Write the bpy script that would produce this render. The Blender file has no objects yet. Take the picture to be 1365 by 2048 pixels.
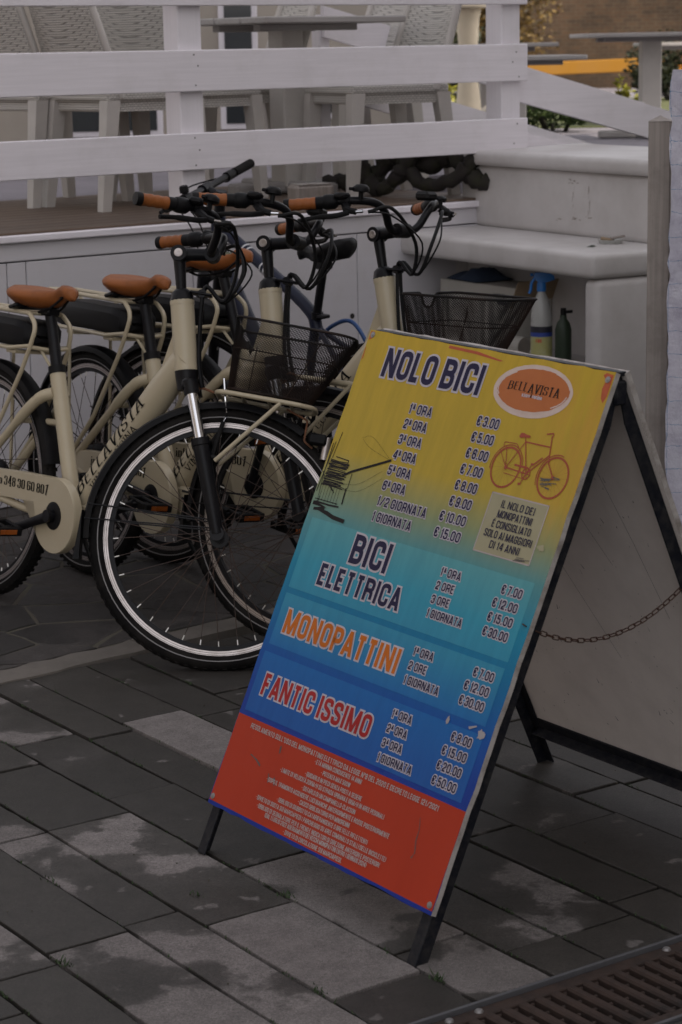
import bpy, bmesh, math, random
from mathutils import Matrix, Vector
R = math.radians
rnd = random.Random(7)
scene = bpy.context.scene
COL = scene.collection

# ------------------------------------------------------------------ camera
CAM_H = 1.6
pitch, roll = R(11.945), R(-1.085)
fwd = Vector((0, math.cos(pitch), -math.sin(pitch)))
up0 = Vector((0, math.sin(pitch), math.cos(pitch)))
rt0 = Vector((1, 0, 0))
rt = rt0 * math.cos(roll) + up0 * math.sin(roll)
upv = -rt0 * math.sin(roll) + up0 * math.cos(roll)
cam_d = bpy.data.cameras.new("camera")
cam = bpy.data.objects.new("camera", cam_d)
COL.objects.link(cam)
cam.matrix_world = Matrix(((rt.x, upv.x, -fwd.x, 0), (rt.y, upv.y, -fwd.y, 0), (rt.z, upv.z, -fwd.z, CAM_H), (0, 0, 0, 1)))
cam_d.sensor_fit = 'VERTICAL'
cam_d.sensor_height = 36.0
cam_d.sensor_width = 24.0
cam_d.lens = 4388.0 / 2048.0 * 36.0
cam_d.clip_start = 0.05
cam_d.clip_end = 500
cam_d.dof.use_dof = True
cam_d.dof.focus_distance = 5.0
cam_d.dof.aperture_fstop = 9.0
scene.camera = cam

# ------------------------------------------------------------------ sky, sun, exposure
SUN_EL = R(38)
sun_dir = Vector((0.93 * math.cos(SUN_EL), -0.3676 * math.cos(SUN_EL), math.sin(SUN_EL)))   # towards the sun
world = bpy.data.worlds.new("World")
scene.world = world
world.use_nodes = True
wn, wl = world.node_tree.nodes, world.node_tree.links
sky = wn.new('ShaderNodeTexSky')
sky.sky_type = 'NISHITA'
sky.sun_disc = False
sky.sun_elevation = SUN_EL
sky.sun_rotation = math.atan2(sun_dir.x, sun_dir.y)
sky.dust_density = 1.2
sky.ozone_density = 1.0
hs = wn.new('ShaderNodeHueSaturation')
hs.inputs['Saturation'].default_value = 0.22
wl.new(sky.outputs[0], hs.inputs['Color'])
tint = wn.new('ShaderNodeMix'); tint.data_type = 'RGBA'; tint.blend_type = 'MULTIPLY'
tint.inputs[0].default_value = 1.0
tint.inputs[7].default_value = (1.04, 0.985, 0.96, 1)          # thin warm cloud veil
wl.new(hs.outputs[0], tint.inputs[6])
wl.new(tint.outputs[2], wn['Background'].inputs['Color'])
wn['Background'].inputs['Strength'].default_value = 0.1
sun_l = bpy.data.lights.new("sun", 'SUN')
sun_l.energy = 2.0
sun_l.angle = R(0.53)
sun_l.color = (1.0, 0.90, 0.76)
sun = bpy.data.objects.new("sun", sun_l)
COL.objects.link(sun)
sun.rotation_euler = sun_dir.to_track_quat('Z', 'Y').to_euler()
scene.view_settings.view_transform = 'Standard'
scene.view_settings.look = 'None'
scene.view_settings.gamma = 1.0
scene.view_settings.exposure = 1.55
scene.cycles.max_bounces = 6
scene.cycles.transparent_max_bounces = 12

# ------------------------------------------------------------------ materials
MATS = {}
def nmat(name):
    m = bpy.data.materials.new(name)
    m.use_nodes = True
    MATS[name] = m
    t = m.node_tree
    return m, t, t.nodes, t.links, t.nodes['Principled BSDF']

def ramp(n, stops, interp='LINEAR'):
    r = n.new('ShaderNodeValToRGB')
    r.color_ramp.interpolation = interp
    e = r.color_ramp.elements
    while len(e) < len(stops):
        e.new(0.5)
    for i, (p, c) in enumerate(stops):
        e[i].position = p
        e[i].color = (c[0], c[1], c[2], 1) if not isinstance(c, float) else (c, c, c, 1)
    return r

def noise(n, l, coord, scale, detail=4, rough=0.6, vec=None):
    t = n.new('ShaderNodeTexNoise')
    t.inputs['Scale'].default_value = scale
    t.inputs['Detail'].default_value = detail
    t.inputs['Roughness'].default_value = rough
    l.new(coord, t.inputs['Vector'])
    return t

def mixc(n, l, fac, a, b, mode='MIX'):
    m = n.new('ShaderNodeMix')
    m.data_type = 'RGBA'
    m.blend_type = mode
    for s, v in ((0, fac), (6, a), (7, b)):
        if isinstance(v, (int, float)):
            m.inputs[s].default_value = v
        elif isinstance(v, tuple):
            m.inputs[s].default_value = (v[0], v[1], v[2], 1)
        else:
            l.new(v, m.inputs[s])
    return m.outputs[2]

def bumpn(n, l, h, bsdf, strength=0.3, dist=0.002):
    b = n.new('ShaderNodeBump')
    b.inputs['Strength'].default_value = strength
    b.inputs['Distance'].default_value = dist
    l.new(h, b.inputs['Height'])
    l.new(b.outputs[0], bsdf.inputs['Normal'])
    return b

def M(name, col, rough=0.5, metal=0.0, dirt=None, dscale=6.0, damt=0.35, bump=0.0, bscale=200.0, stretch=None, spec=None):
    """principled material with noisy colour wear and fine relief"""
    m, t, n, l, b = nmat(name)
    tc = n.new('ShaderNodeTexCoord')
    co = tc.outputs['Object']
    if stretch:
        mp = n.new('ShaderNodeMapping')
        mp.inputs['Scale'].default_value = stretch
        l.new(co, mp.inputs['Vector'])
        co = mp.outputs[0]
    nz = noise(n, l, co, dscale, 6, 0.65)
    rp = ramp(n, [(0.42, 0.0), (0.72, 1.0)])
    l.new(nz.outputs[0], rp.inputs[0])
    dc = dirt if dirt else tuple(c * 0.6 for c in col)
    mm = n.new('ShaderNodeMath'); mm.operation = 'MULTIPLY'
    l.new(rp.outputs[0], mm.inputs[0]); mm.inputs[1].default_value = damt
    c = mixc(n, l, mm.outputs[0], col, dc)
    l.new(c, b.inputs['Base Color'])
    rr = n.new('ShaderNodeMapRange')
    rr.inputs[3].default_value = max(0.02, rough - 0.08)
    rr.inputs[4].default_value = min(1, rough + 0.12)
    l.new(nz.outputs[0], rr.inputs[0])
    l.new(rr.outputs[0], b.inputs['Roughness'])
    b.inputs['Metallic'].default_value = metal
    if spec is not None:
        b.inputs['Specular IOR Level'].default_value = spec
    if bump > 0:
        n2 = noise(n, l, co, bscale, 3, 0.6)
        bumpn(n, l, n2.outputs[0], b, bump, 0.0015)
    return m

def slab_mat(name, dry, wet, wetname):
    m, t, n, l, b = nmat(name)
    geo = n.new('ShaderNodeNewGeometry')
    oi = n.new('ShaderNodeObjectInfo')
    at = n.new('ShaderNodeAttribute'); at.attribute_type = 'OBJECT'; at.attribute_name = wetname
    mp = n.new('ShaderNodeVectorMath'); mp.operation = 'SCALE'; mp.inputs['Scale'].default_value = 1.0
    l.new(geo.outputs['Position'], mp.inputs[0])
    big = noise(n, l, mp.outputs[0], 3.4, 5, 0.52)
    big.inputs['Distortion'].default_value = 0.25
    # wet = smoothstep(big + wetness)
    ad = n.new('ShaderNodeMath'); ad.operation = 'ADD'
    l.new(big.outputs[0], ad.inputs[0]); l.new(at.outputs['Fac'], ad.inputs[1])
    fine = noise(n, l, geo.outputs['Position'], 34, 4, 0.6)
    fm = n.new('ShaderNodeMath'); fm.operation = 'MULTIPLY_ADD'; fm.inputs[1].default_value = 0.10; l.new(fine.outputs[0], fm.inputs[0])
    sb_ = n.new('ShaderNodeMath'); sb_.operation = 'SUBTRACT'; sb_.inputs[1].default_value = 0.05; l.new(ad.outputs[0], sb_.inputs[0])
    l.new(sb_.outputs[0], fm.inputs[2])
    rp0 = ramp(n, [(0.47, 0.0), (0.505, 0.85), (0.60, 1.0)])
    l.new(fm.outputs[0], rp0.inputs[0])
    isl = noise(n, l, geo.outputs['Position'], 13, 3, 0.5)
    ir = ramp(n, [(0.66, 1.0), (0.70, 0.35)])
    l.new(isl.outputs[0], ir.inputs[0])
    rp = n.new('ShaderNodeMath'); rp.operation = 'MULTIPLY'; l.new(rp0.outputs[0], rp.inputs[0]); l.new(ir.outputs[0], rp.inputs[1])
    gr = noise(n, l, geo.outputs['Position'], 420, 2, 0.7)
    gr2 = noise(n, l, geo.outputs['Position'], 18, 4, 0.6)
    sp = n.new('ShaderNodeTexVoronoi'); sp.inputs['Scale'].default_value = 160
    l.new(geo.outputs['Position'], sp.inputs['Vector'])
    spr = ramp(n, [(0.03, 1.0), (0.10, 0.0)])
    l.new(sp.outputs['Distance'], spr.inputs[0])
    g1 = ramp(n, [(0.3, 0.62), (0.7, 1.38)])
    l.new(gr.outputs[0], g1.inputs[0])
    g2 = ramp(n, [(0.3, 0.82), (0.7, 1.15)])
    l.new(gr2.outputs[0], g2.inputs[0])
    base = mixc(n, l, rp.outputs[0], dry, wet)
    base = mixc(n, l, 1.0, base, g1.outputs[0], 'MULTIPLY')
    gr3 = noise(n, l, geo.outputs['Position'], 140, 3, 0.7)
    g3 = ramp(n, [(0.3, 0.78), (0.7, 1.22)]); l.new(gr3.outputs[0], g3.inputs[0])
    base = mixc(n, l, 1.0, base, g3.outputs[0], 'MULTIPLY')
    base = mixc(n, l, 1.0, base, g2.outputs[0], 'MULTIPLY')
    tone = n.new('ShaderNodeMapRange'); tone.inputs[3].default_value = 0.85; tone.inputs[4].default_value = 1.15
    l.new(oi.outputs['Random'], tone.inputs[0])
    base = mixc(n, l, 1.0, base, tone.outputs[0], 'MULTIPLY')
    sm = n.new('ShaderNodeMath'); sm.operation = 'MULTIPLY'; sm.inputs[1].default_value = 0.25
    l.new(spr.outputs[0], sm.inputs[0])
    base = mixc(n, l, sm.outputs[0], base, (dry[0] * 1.3, dry[1] * 1.25, dry[2] * 1.2))
    l.new(base, b.inputs['Base Color'])
    ro = n.new('ShaderNodeMapRange'); ro.inputs[3].default_value = 0.92; ro.inputs[4].default_value = 0.55
    l.new(rp.outputs[0], ro.inputs[0]); l.new(ro.outputs[0], b.inputs['Roughness'])
    b.inputs['Specular IOR Level'].default_value = 0.3
    bumpn(n, l, gr.outputs[0], b, 0.45, 0.002)
    return m

slab_mat('paving_slab', (0.165, 0.149, 0.143), (0.039, 0.035, 0.031), 'wet')
slab_mat('flagstone', (0.064, 0.057, 0.054), (0.036, 0.033, 0.031), 'wet')
M('mortar', (0.090, 0.078, 0.062), 0.95, dirt=(0.07, 0.075, 0.045), dscale=5, damt=0.7, bump=0.5, bscale=90)
M('kerb', (0.145, 0.128, 0.112), 0.93, dirt=(0.09, 0.082, 0.07), dscale=7, damt=0.8, bump=0.6, bscale=120)
M('joint_soil', (0.022, 0.022, 0.015), 1.0, dirt=(0.020, 0.048, 0.008), dscale=5, damt=1.0, bump=0.8, bscale=150)
M('red_wood', (0.16, 0.05, 0.03), 0.7, damt=0.4)
M('residue', (0.25, 0.21, 0.175), 0.9)
M('cream_stone', (0.72, 0.62, 0.46), 0.7, damt=0.25)
M('soil', (0.08, 0.07, 0.055), 1.0, damt=0.6, dscale=3)
M('weed', (0.022, 0.050, 0.010), 0.7, damt=0.4)

def wood_paint(name, col, grain=0.25, wear=(0.35, 0.33, 0.30), wearamt=0.25, axis='X'):
    m, t, n, l, b = nmat(name)
    tc = n.new('ShaderNodeTexCoord')
    mp = n.new('ShaderNodeMapping')
    mp.inputs['Scale'].default_value = (3, 90, 90) if axis == 'X' else (90, 90, 3)
    l.new(tc.outputs['Object'], mp.inputs['Vector'])
    g = noise(n, l, mp.outputs[0], 1.0, 4, 0.6)
    d = noise(n, l, tc.outputs['Object'], 5, 6, 0.7)
    dr = ramp(n, [(0.5, 0.0), (0.78, 1.0)]); l.new(d.outputs[0], dr.inputs[0])
    gr = ramp(n, [(0.3, 1 - grain * 0.5), (0.7, 1.0)]); l.new(g.outputs[0], gr.inputs[0])
    c = mixc(n, l, 1.0, col, gr.outputs[0], 'MULTIPLY')
    mu = n.new('ShaderNodeMath'); mu.operation = 'MULTIPLY'; mu.inputs[1].default_value = wearamt
    l.new(dr.outputs[0], mu.inputs[0])
    c = mixc(n, l, mu.outputs[0], c, wear)
    l.new(c, b.inputs['Base Color'])
    b.inputs['Roughness'].default_value = 0.6
    bumpn(n, l, g.outputs[0], b, 0.25, 0.002)
    return m
wood_paint('white_board', (0.79, 0.75, 0.795), 0.2, (0.52, 0.49, 0.48), 0.35)
wood_paint('white_post', (0.76, 0.725, 0.765), 0.14, (0.55, 0.53, 0.53), 0.35, 'Z')
wood_paint('fascia_paint', (0.56, 0.54, 0.565), 0.05, (0.45, 0.42, 0.40), 0.4)
wood_paint('old_post', (0.36, 0.315, 0.285), 0.6, (0.11, 0.09, 0.08), 0.7, 'Z')
wood_paint('deck_plank', (0.13, 0.09, 0.065), 0.6, (0.06, 0.045, 0.036), 0.6)
wood_paint('table_wood', (0.36, 0.34, 0.33), 0.5, (0.25, 0.22, 0.2), 0.6)
M('terrace_paving', (0.20, 0.185, 0.21), 0.8, damt=0.5, dscale=2)
M('dark_gap', (0.03, 0.027, 0.025), 0.9)
M('lawn', (0.08, 0.085, 0.025), 1.0, dirt=(0.08, 0.10, 0.03), dscale=3, damt=0.9)

# bicycles
M('cream_paint', (0.47, 0.405, 0.285), 0.32, dirt=(0.42, 0.34, 0.22), dscale=9, damt=0.35)
M('black_paint', (0.0055, 0.0055, 0.0075), 0.36, dirt=(0.022, 0.02, 0.019), dscale=14, damt=0.45, spec=0.2)
M('black_plastic', (0.0055, 0.0055, 0.0065), 0.48, dirt=(0.022, 0.02, 0.018), dscale=12, damt=0.45, bump=0.15, bscale=300, spec=0.15)
M('rubber', (0.008, 0.0075, 0.0075), 0.8, dirt=(0.04, 0.035, 0.031), dscale=10, damt=0.5, bump=0.3, bscale=160, spec=0.1)
M('reflex_stripe', (0.22, 0.21, 0.21), 0.5, damt=0.3, dscale=40)
M('alloy', (0.52, 0.47, 0.45), 0.3, 0.9, dirt=(0.30, 0.26, 0.23), dscale=30, damt=0.45)
M('chrome', (0.75, 0.75, 0.77), 0.12, 1.0, damt=0.25)
M('spoke_steel', (0.07, 0.055, 0.05), 0.45, 0.7, dirt=(0.10, 0.05, 0.03), dscale=25, damt=0.7)
M('nipple', (0.7, 0.68, 0.64), 0.35, 0.8)
M('tan_leather', (0.27, 0.086, 0.022), 0.48, dirt=(0.13, 0.042, 0.013), dscale=16, damt=0.6, bump=0.2, bscale=260, spec=0.3)
M('rust', (0.20, 0.085, 0.04), 0.8, dirt=(0.08, 0.045, 0.03), dscale=30, damt=0.7)
M('rusty_mesh', (0.010, 0.0095, 0.0095), 0.6, dirt=(0.07, 0.03, 0.016), dscale=7, damt=0.4, spec=0.2)
M('ink', (0.007, 0.0065, 0.007), 0.6, spec=0.1)
M('orange_reflector', (0.30, 0.075, 0.012), 0.25)
M('navy_paint', (0.009, 0.012, 0.03), 0.35, damt=0.4, spec=0.28)
M('white_decal', (0.6, 0.6, 0.62), 0.5)
M('blue_hose', (0.012, 0.06, 0.20), 0.4)
M('green_decal', (0.03, 0.30, 0.10), 0.5)
# bench and small things
M('resin', (0.56, 0.535, 0.525), 0.42, dirt=(0.36, 0.335, 0.315), dscale=3.5, damt=0.5, bump=0.10, bscale=40)
M('bottle_clear', (0.42, 0.42, 0.40), 0.25, damt=0.2)
M('blue_plastic', (0.02, 0.17, 0.52), 0.35)
M('yellow_label', (0.40, 0.38, 0.14), 0.5, dirt=(0.45, 0.44, 0.30), dscale=40, damt=0.6)
M('label_black', (0.02, 0.02, 0.03), 0.5)
M('label_blue', (0.03, 0.06, 0.28), 0.5)
M('label_red', (0.55, 0.05, 0.03), 0.5)
M('cardboard', (0.30, 0.22, 0.14), 0.9, damt=0.5)
M('carton', (0.42, 0.40, 0.36), 0.8, damt=0.4)
M('denim', (0.035, 0.055, 0.10), 0.9, damt=0.4, bump=0.4, bscale=200)
M('tin', (0.5, 0.47, 0.42), 0.3, 0.9)
M('glass_dish', (0.42, 0.42, 0.40), 0.15)
M('dark_green', (0.02, 0.035, 0.018), 0.5)
M('bark', (0.016, 0.012, 0.011), 0.9, dirt=(0.03, 0.033, 0.012), dscale=14, damt=0.7, bump=0.8, bscale=50)
M('orange_flower', (0.65, 0.26, 0.03), 0.6)

def weave_mat(name, col):
    m, t, n, l, b = nmat(name)
    tc = n.new('ShaderNodeTexCoord')
    br = n.new('ShaderNodeTexBrick')
    br.inputs['Scale'].default_value = 28
    br.inputs['Mortar Size'].default_value = 0.05
    br.inputs['Mortar Smooth'].default_value = 0.8
    br.inputs['Color1'].default_value = (1, 1, 1, 1); br.inputs['Color2'].default_value = (0.8, 0.8, 0.8, 1)
    br.inputs['Mortar'].default_value = (0.3, 0.3, 0.3, 1)
    mp = n.new('ShaderNodeMapping'); mp.inputs['Rotation'].default_value = (R(90), 0, 0)
    l.new(tc.outputs['Object'], mp.inputs['Vector']); l.new(mp.outputs[0], br.inputs['Vector'])
    c = mixc(n, l, 0.75, col, br.outputs['Color'], 'MULTIPLY')
    l.new(c, b.inputs['Base Color'])
    b.inputs['Roughness'].default_value = 0.6
    bumpn(n, l, br.outputs['Color'], b, 0.8, 0.006)
weave_mat('white_weave', (0.62, 0.59, 0.55))
M('white_resin_leg', (0.50, 0.47, 0.44), 0.5, damt=0.3, bump=0.3, bscale=70)

def brick_mat():
    m, t, n, l, b = nmat('brick_wall_face')
    tc = n.new('ShaderNodeTexCoord')
    br = n.new('ShaderNodeTexBrick')
    br.inputs['Scale'].default_value = 4.0
    br.inputs['Mortar Size'].default_value = 0.018
    br.inputs['Brick Width'].default_value = 0.55
    br.inputs['Row Height'].default_value = 0.22
    br.inputs['Color1'].default_value = (0.12, 0.068, 0.036, 1)
    br.inputs['Color2'].default_value = (0.08, 0.05, 0.03, 1)
    br.inputs['Mortar'].default_value = (0.12, 0.092, 0.062, 1)
    mp = n.new('ShaderNodeMapping'); mp.inputs['Rotation'].default_value = (R(90), 0, 0)
    l.new(tc.outputs['Object'], mp.inputs['Vector']); l.new(mp.outputs[0], br.inputs['Vector'])
    nz = noise(n, l, tc.outputs['Object'], 1.4, 6, 0.7)
    rp = ramp(n, [(0.35, 0.55), (0.7, 1.2)]); l.new(nz.outputs[0], rp.inputs[0])
    c = mixc(n, l, 1.0, br.outputs['Color'], rp.outputs[0], 'MULTIPLY')
    l.new(c, b.inputs['Base Color']); b.inputs['Roughness'].default_value = 0.95
    bumpn(n, l, br.outputs['Fac'], b, -0.6, 0.03)
brick_mat()
M('yellow_paint', (0.36, 0.16, 0.004), 0.6, dirt=(0.35, 0.17, 0.03), dscale=4, damt=0.6)
def leaf_mat(name, a, bcol, trans=0.25):
    m, t, n, l, b = nmat(name)
    geo = n.new('ShaderNodeNewGeometry')
    rp = ramp(n, [(0.0, a), (1.0, bcol)])
    l.new(geo.outputs['Random Per Island'], rp.inputs[0])
    l.new(rp.outputs[0], b.inputs['Base Color'])
    b.inputs['Roughness'].default_value = 0.6
    b.inputs['Subsurface Weight'].default_value = 0.0
    if trans:
        tr = n.new('ShaderNodeBsdfTranslucent'); l.new(rp.outputs[0], tr.inputs[0])
        mx = n.new('ShaderNodeMixShader'); mx.inputs[0].default_value = trans
        l.new(b.outputs[0], mx.inputs[1]); l.new(tr.outputs[0], mx.inputs[2])
        l.new(mx.outputs[0], n['Material Output'].inputs['Surface'])
leaf_mat('leaf_green', (0.012, 0.03, 0.008), (0.07, 0.11, 0.02))
leaf_mat('leaf_ochre', (0.035, 0.026, 0.008), (0.26, 0.165, 0.045))
leaf_mat('leaf_dark', (0.008, 0.014, 0.006), (0.04, 0.045, 0.015))
leaf_mat('leaf_yellow', (0.12, 0.13, 0.01), (0.36, 0.33, 0.03))
M('wall_plaster', (0.40, 0.36, 0.31), 0.9, damt=0.4, dscale=1)
M('house_render', (0.20, 0.18, 0.165), 0.95, damt=0.5, dscale=1)
M('roof_tile', (0.25, 0.10, 0.06), 0.9)
M('window_glass', (0.03, 0.035, 0.04), 0.08)
M('cast_iron', (0.050, 0.031, 0.024), 0.8, 0.2, dirt=(0.018, 0.014, 0.013), dscale=22, damt=0.9, bump=0.7, bscale=130)
M('grate_edge', (0.13, 0.13, 0.14), 0.6, 0.5, damt=0.5, dscale=20)
M('pit', (0.006, 0.005, 0.005), 1.0)
M('bolt', (0.3, 0.29, 0.29), 0.5, 0.7, damt=0.4)

# sign
M('frame_black', (0.007, 0.008, 0.013), 0.5, dirt=(0.06, 0.056, 0.052), dscale=60, damt=0.45, bump=0.1, spec=0.2)
M('panel_edge', (0.44, 0.41, 0.39), 0.8, dirt=(0.17, 0.14, 0.12), dscale=25, damt=0.9)
M('panel_inside', (0.70, 0.635, 0.60), 0.75, dirt=(0.20, 0.17, 0.15), dscale=9, damt=0.16)
M('print_white', (0.50, 0.46, 0.51), 0.4, spec=0.18)
M('print_white_small', (0.44, 0.38, 0.37), 0.4, spec=0.18)
M('print_navy', (0.010, 0.008, 0.045), 0.4, spec=0.18)
M('print_orange', (0.52, 0.13, 0.008), 0.4, spec=0.18)
M('print_red', (0.36, 0.016, 0.018), 0.4, spec=0.18)
M('print_dark', (0.010, 0.008, 0.009), 0.5, spec=0.15)
M('logo_orange', (0.42, 0.11, 0.014), 0.45, dirt=(0.35, 0.082, 0.01), damt=0.4, dscale=20)
M('logo_cream', (0.58, 0.46, 0.41), 0.5, dirt=(0.48, 0.34, 0.27), damt=0.6, dscale=25)
M('icon_red', (0.32, 0.045, 0.012), 0.45)
M('faded_box', (0.34, 0.31, 0.19), 0.5, damt=0.3)
M('underlayer_orange', (0.42, 0.07, 0.012), 0.5, damt=0.5, dscale=60)
M('scuff', (0.10, 0.09, 0.085), 0.8)
M('torn_paper', (0.36, 0.33, 0.34), 0.85)
M('chain_rust', (0.085, 0.045, 0.032), 0.7, 0.5, damt=0.6, dscale=90)

def print_mat(name, light=0.0):
    m, t, n, l, b = nmat(name)
    tc = n.new('ShaderNodeTexCoord')
    se = n.new('ShaderNodeSeparateXYZ'); l.new(tc.outputs['Object'], se.inputs[0])
    wob = noise(n, l, tc.outputs['Object'], 3.0, 3, 0.6)
    wa = n.new('ShaderNodeMath'); wa.operation = 'MULTIPLY_ADD'; wa.inputs[1].default_value = 0.04
    l.new(wob.outputs[0], wa.inputs[0]); l.new(se.outputs[1], wa.inputs[2])
    dv = n.new('ShaderNodeMath'); dv.operation = 'DIVIDE'; dv.inputs[1].default_value = 1.06
    l.new(wa.outputs[0], dv.inputs[0])
    st = [(0.0, (0.012, 0.035, 0.30)), (0.24, (0.012, 0.055, 0.34)), (0.33, (0.008, 0.10, 0.40)), (0.44, (0.008, 0.20, 0.40)),
          (0.52, (0.016, 0.27, 0.42)), (0.60, (0.11, 0.33, 0.35)), (0.665, (0.30, 0.345, 0.17)), (0.74, (0.56, 0.405, 0.05)), (1.0, (0.62, 0.415, 0.035))]
    if light:
        st = [(p, tuple(c * (1 - light) + w * light for c, w in zip(cc, (0.16, 0.66, 0.74) if p > 0.36 else (0.04, 0.36, 0.74)))) for p, cc in st]
    st = [(p, tuple(q * 0.80 for q in c)) for p, c in st]
    rp = ramp(n, st); l.new(dv.outputs[0], rp.inputs[0])
    mp = n.new('ShaderNodeMapping'); mp.inputs['Scale'].default_value = (1, 0.14, 1)
    l.new(tc.outputs['Object'], mp.inputs['Vector'])
    sn = noise(n, l, mp.outputs[0], 45, 5, 0.65)
    sr = ramp(n, [(0.35, (0.88, 0.89, 0.91)), (0.65, (1.06, 1.03, 1.03))]); l.new(sn.outputs[0], sr.inputs[0])
    c = mixc(n, l, 0.8, rp.outputs[0], sr.outputs[0], 'MULTIPLY')
    if not light:
        # orange weathering towards the worn edges of the yellow field
        ex = n.new('ShaderNodeMapRange'); ex.inputs[1].default_value = 0.52; ex.inputs[2].default_value = 0.73
        l.new(se.outputs[0], ex.inputs[0])
        ey = n.new('ShaderNodeMapRange'); ey.inputs[1].default_value = 0.62; ey.inputs[2].default_value = 0.95
        l.new(se.outputs[1], ey.inputs[0])
        mu = n.new('ShaderNodeMath'); mu.operation = 'MULTIPLY'; l.new(ex.outputs[0], mu.inputs[0]); l.new(ey.outputs[0], mu.inputs[1])
        nn = noise(n, l, mp.outputs[0], 16, 5, 0.7)
        nr = ramp(n, [(0.4, 0.0), (0.62, 0.75)]); l.new(nn.outputs[0], nr.inputs[0])
        m2 = n.new('ShaderNodeMath'); m2.operation = 'MULTIPLY'; l.new(mu.outputs[0], m2.inputs[0]); l.new(nr.outputs[0], m2.inputs[1])
        c = mixc(n, l, m2.outputs[0], c, (0.52, 0.235, 0.05))
    # small chips and scuffs
    ch = noise(n, l, tc.outputs['Object'], 38, 6, 0.75)
    cr = ramp(n, [(0.76, 0.0), (0.79, 0.55)]); l.new(ch.outputs[0], cr.inputs[0])
    c = mixc(n, l, cr.outputs[0], c, (0.28, 0.22, 0.16))
    l.new(c, b.inputs['Base Color'])
    b.inputs['Roughness'].default_value = 0.5
    b.inputs['Specular IOR Level'].default_value = 0.18
print_mat('print_ground')
print_mat('print_band', 0.22)
M('print_redfield', (0.41, 0.036, 0.012), 0.45, dirt=(0.33, 0.028, 0.01), dscale=9, damt=0.5, stretch=(1, 0.3, 1), spec=0.18)

def tarp_mat():
    m, t, n, l, b = nmat('tarp')
    tc = n.new('ShaderNodeTexCoord')
    br = n.new('ShaderNodeTexBrick'); br.offset = 0
    br.inputs['Scale'].default_value = 1.0
    br.inputs['Brick Width'].default_value = 0.06; br.inputs['Row Height'].default_value = 0.07
    br.inputs['Mortar Size'].default_value = 0.0007
    br.inputs['Color1'].default_value = (0.60, 0.58, 0.66, 1); br.inputs['Color2'].default_value = (0.58, 0.57, 0.65, 1)
    br.inputs['Mortar'].default_value = (0.10, 0.24, 0.42, 1)
    nz = noise(n, l, tc.outputs['Object'], 9, 6, 0.75)
    ad = mixc(n, l, 0.03, tc.outputs['Object'], nz.outputs['Color'], 'ADD')
    mp = n.new('ShaderNodeMapping'); mp.inputs['Rotation'].default_value = (R(90), 0, 0)
    l.new(ad, mp.inputs['Vector']); l.new(mp.outputs[0], br.inputs['Vector'])
    rp = ramp(n, [(0.4, (1, 1, 1)), (0.75, (0.45, 0.42, 0.52))]); l.new(nz.outputs[0], rp.inputs[0])
    c = mixc(n, l, 0.8, br.outputs['Color'], rp.outputs[0], 'MULTIPLY')
    l.new(c, b.inputs['Base Color']); b.inputs['Roughness'].default_value = 0.45
    n3 = noise(n, l, tc.outputs['Object'], 22, 5, 0.7)
    bumpn(n, l, n3.outputs[0], b, 0.5, 0.012)
tarp_mat()

# ------------------------------------------------------------------ mesh helpers
def V3(p):
    return Vector(p)

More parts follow.
